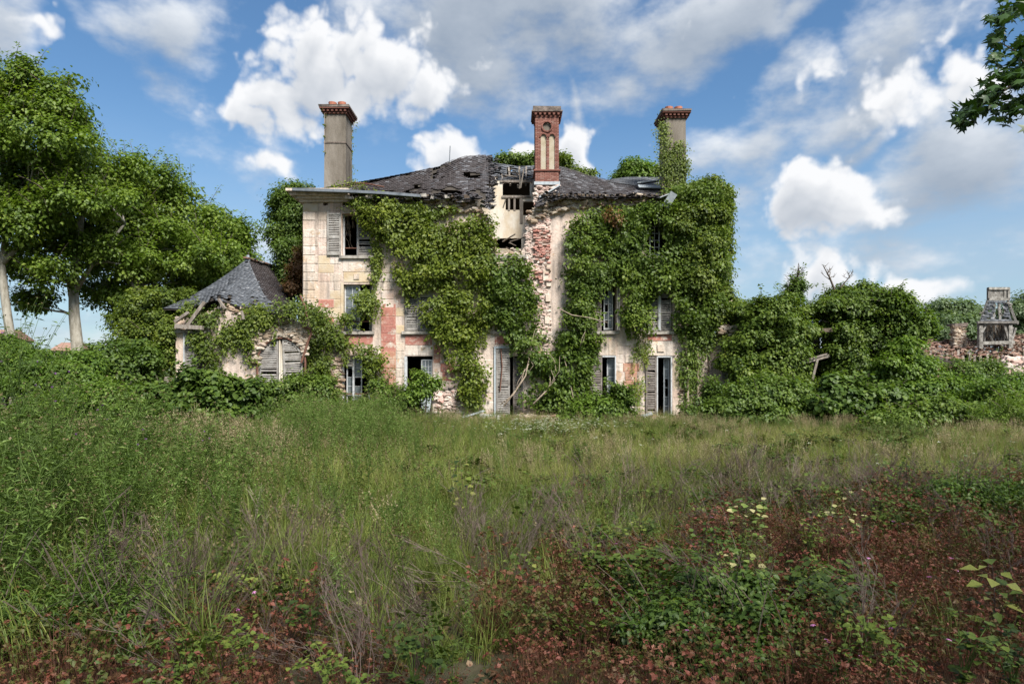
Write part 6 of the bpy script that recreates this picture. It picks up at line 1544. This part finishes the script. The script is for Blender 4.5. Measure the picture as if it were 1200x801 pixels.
UM = [t_umbel().mesh('white_flower', [M['i_white'], M['i_weed']]) for _ in range(3)]
LI = [t_litter().mesh('dead_leaves', [M['i_litter']]) for _ in range(3)]
LG = [t_broad(8, .24, .40, .032, 'wide', 4).mesh('broad_leaves', [M['i_broad'], M['i_weed']]) for _ in range(3)]

def field(y0, y1, dens, fade=None):
    """random ground points between two distances inside a generous view wedge"""
    n = int((y1**2-y0**2)*.95*dens); y = np.sqrt(rg.uniform(y0*y0, y1*y1, n)); x = rg.uniform(-.95, .95, n)*y
    return x, y
def nz(x, y, s, seed): return np.array([noise.noise(Vector((a*s, b*s, seed)))+.5*noise.noise(Vector((a*s*2.3, b*s*2.3, seed+3))) for a, b in zip(x, y)])
def put(name, label, cat, meshes, x, y, sc_, tint, tilt=.15, sxy=None):
    z = np.array([ground_z(a, b) for a, b in zip(x, y)])-.01; n = len(x)
    sc_ = sc_*rg.uniform(.75, 1.2, n); s = np.stack([sc_ if sxy is None else sxy, sc_ if sxy is None else sxy, sc_], 1)
    scatter(name, label, cat, meshes, np.stack([x, y, z], 1), rg.uniform(0, 2*PI, n), rg.normal(0, tilt, (n, 2)), s, tint)
def redmask(x, y):
    q = x/y; lim = 5.3+np.clip((q+.05)*9, 0, 4.9)+np.where(q > .45, (q-.45)*3, 0)
    return (lim-y)+1.3*nz(x, y, .55, 31)       # >0 inside
def housefree(x, y): return (y < 27.9) | ((x < -15) | (x > 17))
# meadow grass, far and near
x, y = field(9, 34, 17); rm = redmask(x, y); k = (rm < .4) & housefree(x, y); x, y = x[k], y[k]
q = x/y; left = np.clip((-q-.02)*3.2, 0, 1)
h = (.42+.36*left+.10*nz(x, y, .4, 1))*np.where(q < -.33, np.clip(1.25-.035*y, .62, 1), 1)
patch = nz(x, y, .3, 2)
T = .46+.26*patch+.05*rg.normal(size=len(x))+.16*(q > .05)*np.clip(1-abs(y-15)/9, 0, 1)
kk = rg.random(len(x)) < .86
put('meadow_grass', 'tall wild meadow grass between the thicket and the red ground cover', 'grass', G2, x[kk], y[kk], h[kk], T[kk], .18)
x, y = field(4.2, 10.5, 26); rm = redmask(x, y); k = (rg.random(len(x)) < np.clip(.55-rm*.4, .14, 1)); x, y = x[k], y[k]; q = x/y
h = .50+.28*np.clip((-q-.1)*2.5, 0, 1)+.1*nz(x, y, .6, 4)
put('near_grass', 'dense green grass tufts in the near half of the meadow', 'grass', G1, x, y, h, .36+.24*nz(x, y, .5, 5)+.06*rg.normal(size=len(x)), .2)
# straw coloured seeding grass in patches
x, y = field(6.5, 25, 6); q = x/y; g = nz(x, y, .28, 41)+.35*np.exp(-((q+.42)/.16)**2)*(y < 20)+.3*np.exp(-((q-.5)/.2)**2)*(y > 11)
k = (g > .22) & (redmask(x, y) < -.2); x, y, q = x[k], y[k], q[k]
put('seeding_grass', 'straw coloured seeding grass standing in patches through the meadow', 'grass', SG, x, y, .50+.22*np.clip(-q*2.4, 0, 1), .5+.2*rg.normal(size=len(x)), .22)
# upright weeds
x, y = field(4.4, 27.5, 6.5); q = x/y; nn = nz(x, y, .35, 6); ll = np.clip((-q)*3, -.2, 1)
k = (nn+.55*ll > -.05) & (redmask(x, y) < .2) & (y < 27.8); x, y = x[k], y[k]; q = x/y
h = (.50+.46*np.clip(-q*2.5, 0, 1)+.15*nz(x, y, .5, 7))*rg.uniform(.75, 1.25, len(x))*np.where(q < -.33, np.clip(1.35-.045*y, .5, 1), 1)
put('tall_weeds', 'upright narrow leaved weeds standing above the meadow grass', 'weeds', WD, x, y, h, .45+.2*nz(x, y, .4, 8)+.08*rg.normal(size=len(x)), .12)
# dense stand at px 300-430 in front of the house, and left edge thistles
x = rg.uniform(-5.6, -2.2, 420); y = rg.uniform(13.5, 19, 420); q = x/y; k = (rg.random(420) < np.clip(np.minimum((q+.42)*12, (-.13-q)*12), 0, 1)*np.clip((y-12.5)/3, 0, 1)); x, y = x[k], y[k]
put('weed_stand', 'dense blue green stand of tall weeds in front of the left part of the house', 'weeds', WD, x, y, rg.uniform(.85, 1.3, len(x)), .68+.1*rg.normal(size=len(x)), .08)
x = rg.uniform(-7.2, -3.4, 330); y = rg.uniform(4.6, 9.5, 330); k = (x/y < -.50+.03*(y-5)) & (x/y > -1.0); x, y = x[k], y[k]
put('thistle_stand', 'thicket of tall thistle stems filling the left foreground', 'weeds', WD, x, y, 1.05+.6*rg.random(len(x))**2, .45+.12*rg.normal(size=len(x)), .14)
# broad leaves & bramble
x, y = field(4.2, 24, 5); nn = nz(x, y, .45, 9); k = (nn > .12) & (y < 26); x, y = x[k], y[k]
put('bramble_patch', 'low brambles and nettles woven through the meadow', 'undergrowth', BR, x, y, 1.0+.3*rg.random(len(x)), .36+.2*nz(x, y, .6, 10)+.06*rg.normal(size=len(x)), .2)
# red herb carpet
x, y = field(3.4, 12, 42); rm = redmask(x, y); k = (rm > 0) | (rg.random(len(x)) < .12*np.exp(rm)); x, y = x[k], y[k]
g = nz(x, y, .9, 12); T = np.clip(.48+.32*nz(x, y, .5, 13)+.12*rg.normal(size=len(x)), 0, 1)
put('red_herb_carpet', 'carpet of low reddish herb with small divided leaves across the foreground', 'ground cover', RD, x, y, (.85+.35*g)*rg.uniform(.55, 1.35, len(x)), T+.15*rg.normal(size=len(x)), .35)
x, y = field(3.6, 12, 3.2); rm = redmask(x, y); k = (rm > -.2) & (nz(x, y, .7, 14) > -.15); x, y = x[k], y[k]
put('green_undergrowth', 'green leafy sprigs pushing through the red herb carpet', 'undergrowth', LG, x, y, .75+.5*rg.random(len(x)), .40+.25*rg.normal(size=len(x)), .25)
x, y = field(3.6, 11, 11); k = redmask(x, y) > -1; x, y = x[k], y[k]
put('leaf_litter', 'dead brown leaves caught among the foreground stems', 'leaf litter', LI, x, y, np.full(len(x), 1.0), rg.random(len(x)), .3)
# flowers
x, y = field(3.8, 10.5, 4.2); k = (redmask(x, y) > .1) & (nz(x, y, .8, 15)+.3*(x/y > .1) > .05); x, y = x[k], y[k]; n = len(x)
put('pink_flowers', 'tiny pink flowers dotted over the red herb carpet', 'flowers', PK, x, y, np.full(n, .30), rg.random(n), .2, sxy=np.full(n, .34))
x = np.concatenate([rg.normal(1.0, 1.1, 420), rg.normal(-10.5, 1.8, 90), rg.normal(9, 4, 60)]); y = np.concatenate([rg.normal(20.5, 1.3, 420), rg.normal(15.5, 1.2, 90), rg.normal(15, 3, 60)])
put('white_flowers', 'pale white flower heads in a band in front of the house', 'flowers', UM, x, y, .44+.1*rg.random(len(x)), rg.random(len(x)), .15)
# dry purple-grey stems
def dryband(x, y):
    q = x/y; v = np.full(len(x), -1.0)
    for (px, Yc, w1, w2) in ((230,5.3,.16,1.3),(150,5.0,.14,1.0),(340,5.6,.14,1.4),(400,5.4,.14,1.3),(500,5.6,.14,1.6),(330,5.0,.2,.9),(590,6.8,.11,1.3),(680,8.2,.13,1.8),(770,9.0,.12,1.8),(900,10.0,.14,1.8),(1000,9.6,.12,1.5),(370,7.6,.06,.8),(1120,9.5,.1,1.2)):
        v = np.maximum(v, 1-np.sqrt(((q-(px-600)/F)/w1)**2+((y-Yc)/w2)**2))
    return v+.35*nz(x, y, 1.1, 16)
x, y = field(3.7, 12.5, 11); v = dryband(x, y); k = (rg.random(len(x)) < np.clip(.12+v*1.7, 0, 1)+.12*(redmask(x, y) > -1)); x, y = x[k], y[k]
put('dry_stems', 'dead purplish grey stems tangled across the middle foreground', 'dead stems', DR, x, y, .72+.3*rg.random(len(x)), .35+.25*nz(x, y, .8, 17)+.15*rg.normal(size=len(x)), .42)

rl = [lump(717,252,27.95,8,6), lump(724,260,27.9,5,5)]; o = crown_obj(None, rl, M['lf_rust'], .10, 26, 18, .15, .4, name='withered_ivy', low=-1); tag(o, 'small withered brown patch of ivy high under the right eaves', 'leaves', kind='stuff')
# single plants of the foreground
def plant(name, label, cat, x, y, tb, mats, s=1.0, rz=0):
    o = link(name, tb.mesh(name, mats)); o.location = (x, y, ground_z(x, y)-.01); o.scale = (s,)*3; o.rotation_euler = (0, 0, rz); return tag(o, label, cat)
def nonin(m, nm):
    mm = m.copy(); mm.name = nm
    for n in mm.node_tree.nodes:
        if n.type == 'ATTRIBUTE' and n.attribute_type == 'INSTANCER': n.attribute_type = 'GEOMETRY'; n.attribute_name = 'leaf'
    return mm
S_weed, S_straw, S_broad, S_dry, S_grass = (nonin(M[a], a[2:]+'_single') for a in ('i_weed', 'i_straw', 'i_broad', 'i_dry', 'i_grass'))
# lime leaf saplings, leaves from lime palette
def sapling(name, label, px, py, Y, h, n, size, m, stemw=.005, rad=.16, kind='wide'):
    x = (px-600)/F*Y; t = TB(); lx, ly = rnd(.12), rnd(.08)
    t.line([(0, 0, 0), (lx*.3, ly*.3, h*.5), (lx, ly, h)], stemw, 1, .3)
    for i in range(n):
        f = .3+.7*i/n; a = i*2.4; L = rad*R.uniform(.5, 1)*(1.2-.6*f); s0 = np.array([lx*f, ly*f, h*f]); e = s0+np.array([math.cos(a)*L, math.sin(a)*L, L*.3]); t.line([s0, e], .0018, 1, .4)
        t.leaf(e, (rnd(.3), -.25+rnd(.3), 1), (math.cos(a), math.sin(a), -.35), size*R.uniform(.65, 1.2), 0, R.random(), kind)
    return plant(name, label, 'sapling', x, Y, t, [m, S_dry])
lime = nonin(M['i_broad'], 'lime_single'); 
for n_ in lime.node_tree.nodes:
    if n_.type == 'VALTORGB':
        for e_, c_ in zip(n_.color_ramp.elements, [(.08,.13,.03), (.13,.19,.04), (.20,.25,.06), (.30,.31,.10), (.42,.38,.18)]): e_.color = (*c_, 1)
sapling('lime_sapling', 'pale yellow green sapling with drooping heart shaped leaves standing in the red carpet', 868, 0, 7.0, .60, 44, .065, lime, rad=.26)
sapling('lime_sapling', 'small whitish leaved sapling below the taller pale one', 878, 0, 5.7, .42, 28, .055, lime, rad=.22)
sapling('lime_sapling', 'low spreading yellow green sapling right of the tall pale one', 975, 0, 7.2, .42, 34, .06, lime, rad=.34)
sapling('lime_sapling', 'yellow green seedling near the right bank of purple stems', 1010, 0, 8.6, .40, 22, .065, lime, rad=.3)
sapling('green_sapling', 'slender green sapling standing in the centre of the meadow', 545, 0, 8.4, .92, 30, .07, S_broad, rad=.15)
sapling('green_sapling', 'green seedling with round leaves in the middle foreground', 618, 0, 5.8, .42, 26, .06, S_broad, rad=.18)
sapling('green_sapling', 'thin sapling with pale leaves at the bottom left corner', 225, 0, 4.6, .32, 20, .055, lime, rad=.2)
sapling('green_sapling', 'low leafy sprig among the dry stems left of centre', 400, 0, 5.0, .30, 20, .055, lime, rad=.2)
sapling('nettle', 'single nettle stalk with long dark leaves in the bottom right corner', 1168, 0, 4.6, .62, 26, .10, S_broad, .006, .12, 'kite')
bush('privet_bush', 'low dark glossy bush at the bottom right of the foreground', [(1.2,4.85,.14,.42,.34,.30),(1.6,4.9,.14,.40,.34,.28),(1.4,4.5,.10,.5,.30,.28),(1.0,4.55,.08,.34,.3,.24),(1.8,4.6,.08,.34,.3,.24),(1.4,4.2,.05,.5,.3,.24)], 'lf_dark', .045, .35, per_m2=170, per_sub=16, sub_r=.07, kind='kite', inner=.4)
bush('privet_bush', 'dark leafy clump at the right edge above the red carpet', [(5.6,8.6,.25,.8,.5,.32),(6.4,8.8,.25,.7,.5,.35),(4.9,8.9,.15,.6,.5,.25)], 'lf_dark', .05, .4, per_m2=90, per_sub=18, sub_r=.1)
bush('nettle_clump', 'leafy green clump at the bottom left corner', [(-2.7,4.7,.15,.5,.4,.28),(-3.2,5.1,.2,.5,.4,.32),(-3.6,4.6,.2,.5,.4,.3)], 'lf_dark', .055, .42, per_m2=90, per_sub=18, sub_r=.09, kind='narrow')
# tall thistles one by one at the left
def thistle(label, px, Y, h, seed):
    t = t_weed(h, 90, 34, .10); x = (px-600)/F*Y
    for k in range(4):                       # purple heads
        c = np.array([rnd(.16), rnd(.16), h*R.uniform(.8, 1.02)]); t.line([(0, 0, h*.7), c], .003, 0, .4)
        for j in range(9): t.leaf(c, (rnd(), rnd(), rnd()), (rnd(.5), rnd(.5), 1), .022, 2, .5, 'narrow')
    return plant('thistle', label, 'thistle', x, Y, t, [S_weed, S_straw, THF], 1, R.uniform(0, 6))
THF = mat('thistle_flower', [(.16,.05,.22), (.30,.12,.38)], 20, .8)
thistle('tallest thistle at the left edge reaching above the hedge line', 22, 5.4, 2.25, 1)
thistle('thistle with spreading side shoots just right of the tallest one', 60, 5.8, 2.1, 2)
thistle('leaning thistle at the extreme left edge of the view', -6, 5.6, 2.3, 3)
thistle('branching thistle in front of the low hedge at left', 105, 6.4, 1.65, 4)
thistle('slim thistle between the left thicket and the meadow', 150, 7.2, 1.45, 5)
thistle('lone thistle rising from the grass left of the weed stand', 238, 9.0, 1.25, 6)
for i, (lab, px, Y, h) in enumerate((('bare dead stalk standing alone in the left foreground', 212, 5.3, .75), ('dead forked stalk in the bottom centre', 505, 4.9, .62), ('dead stalk leaning over the red carpet right of centre', 760, 5.2, .55), ('tall dead stalk left of the weed stand', 290, 6.6, .8), ('pale broken stalk lying across the bottom centre', 460, 4.6, .45))):
    t = t_dry(4, h, .04); plant('dead_stalk', lab, 'dead stalk', (px-600)/F*Y, Y, t, [S_dry], 1.1, i)
print('tris', sum(len(m.polygons) for m in bpy.data.meshes), 'objs', len(C.objects))
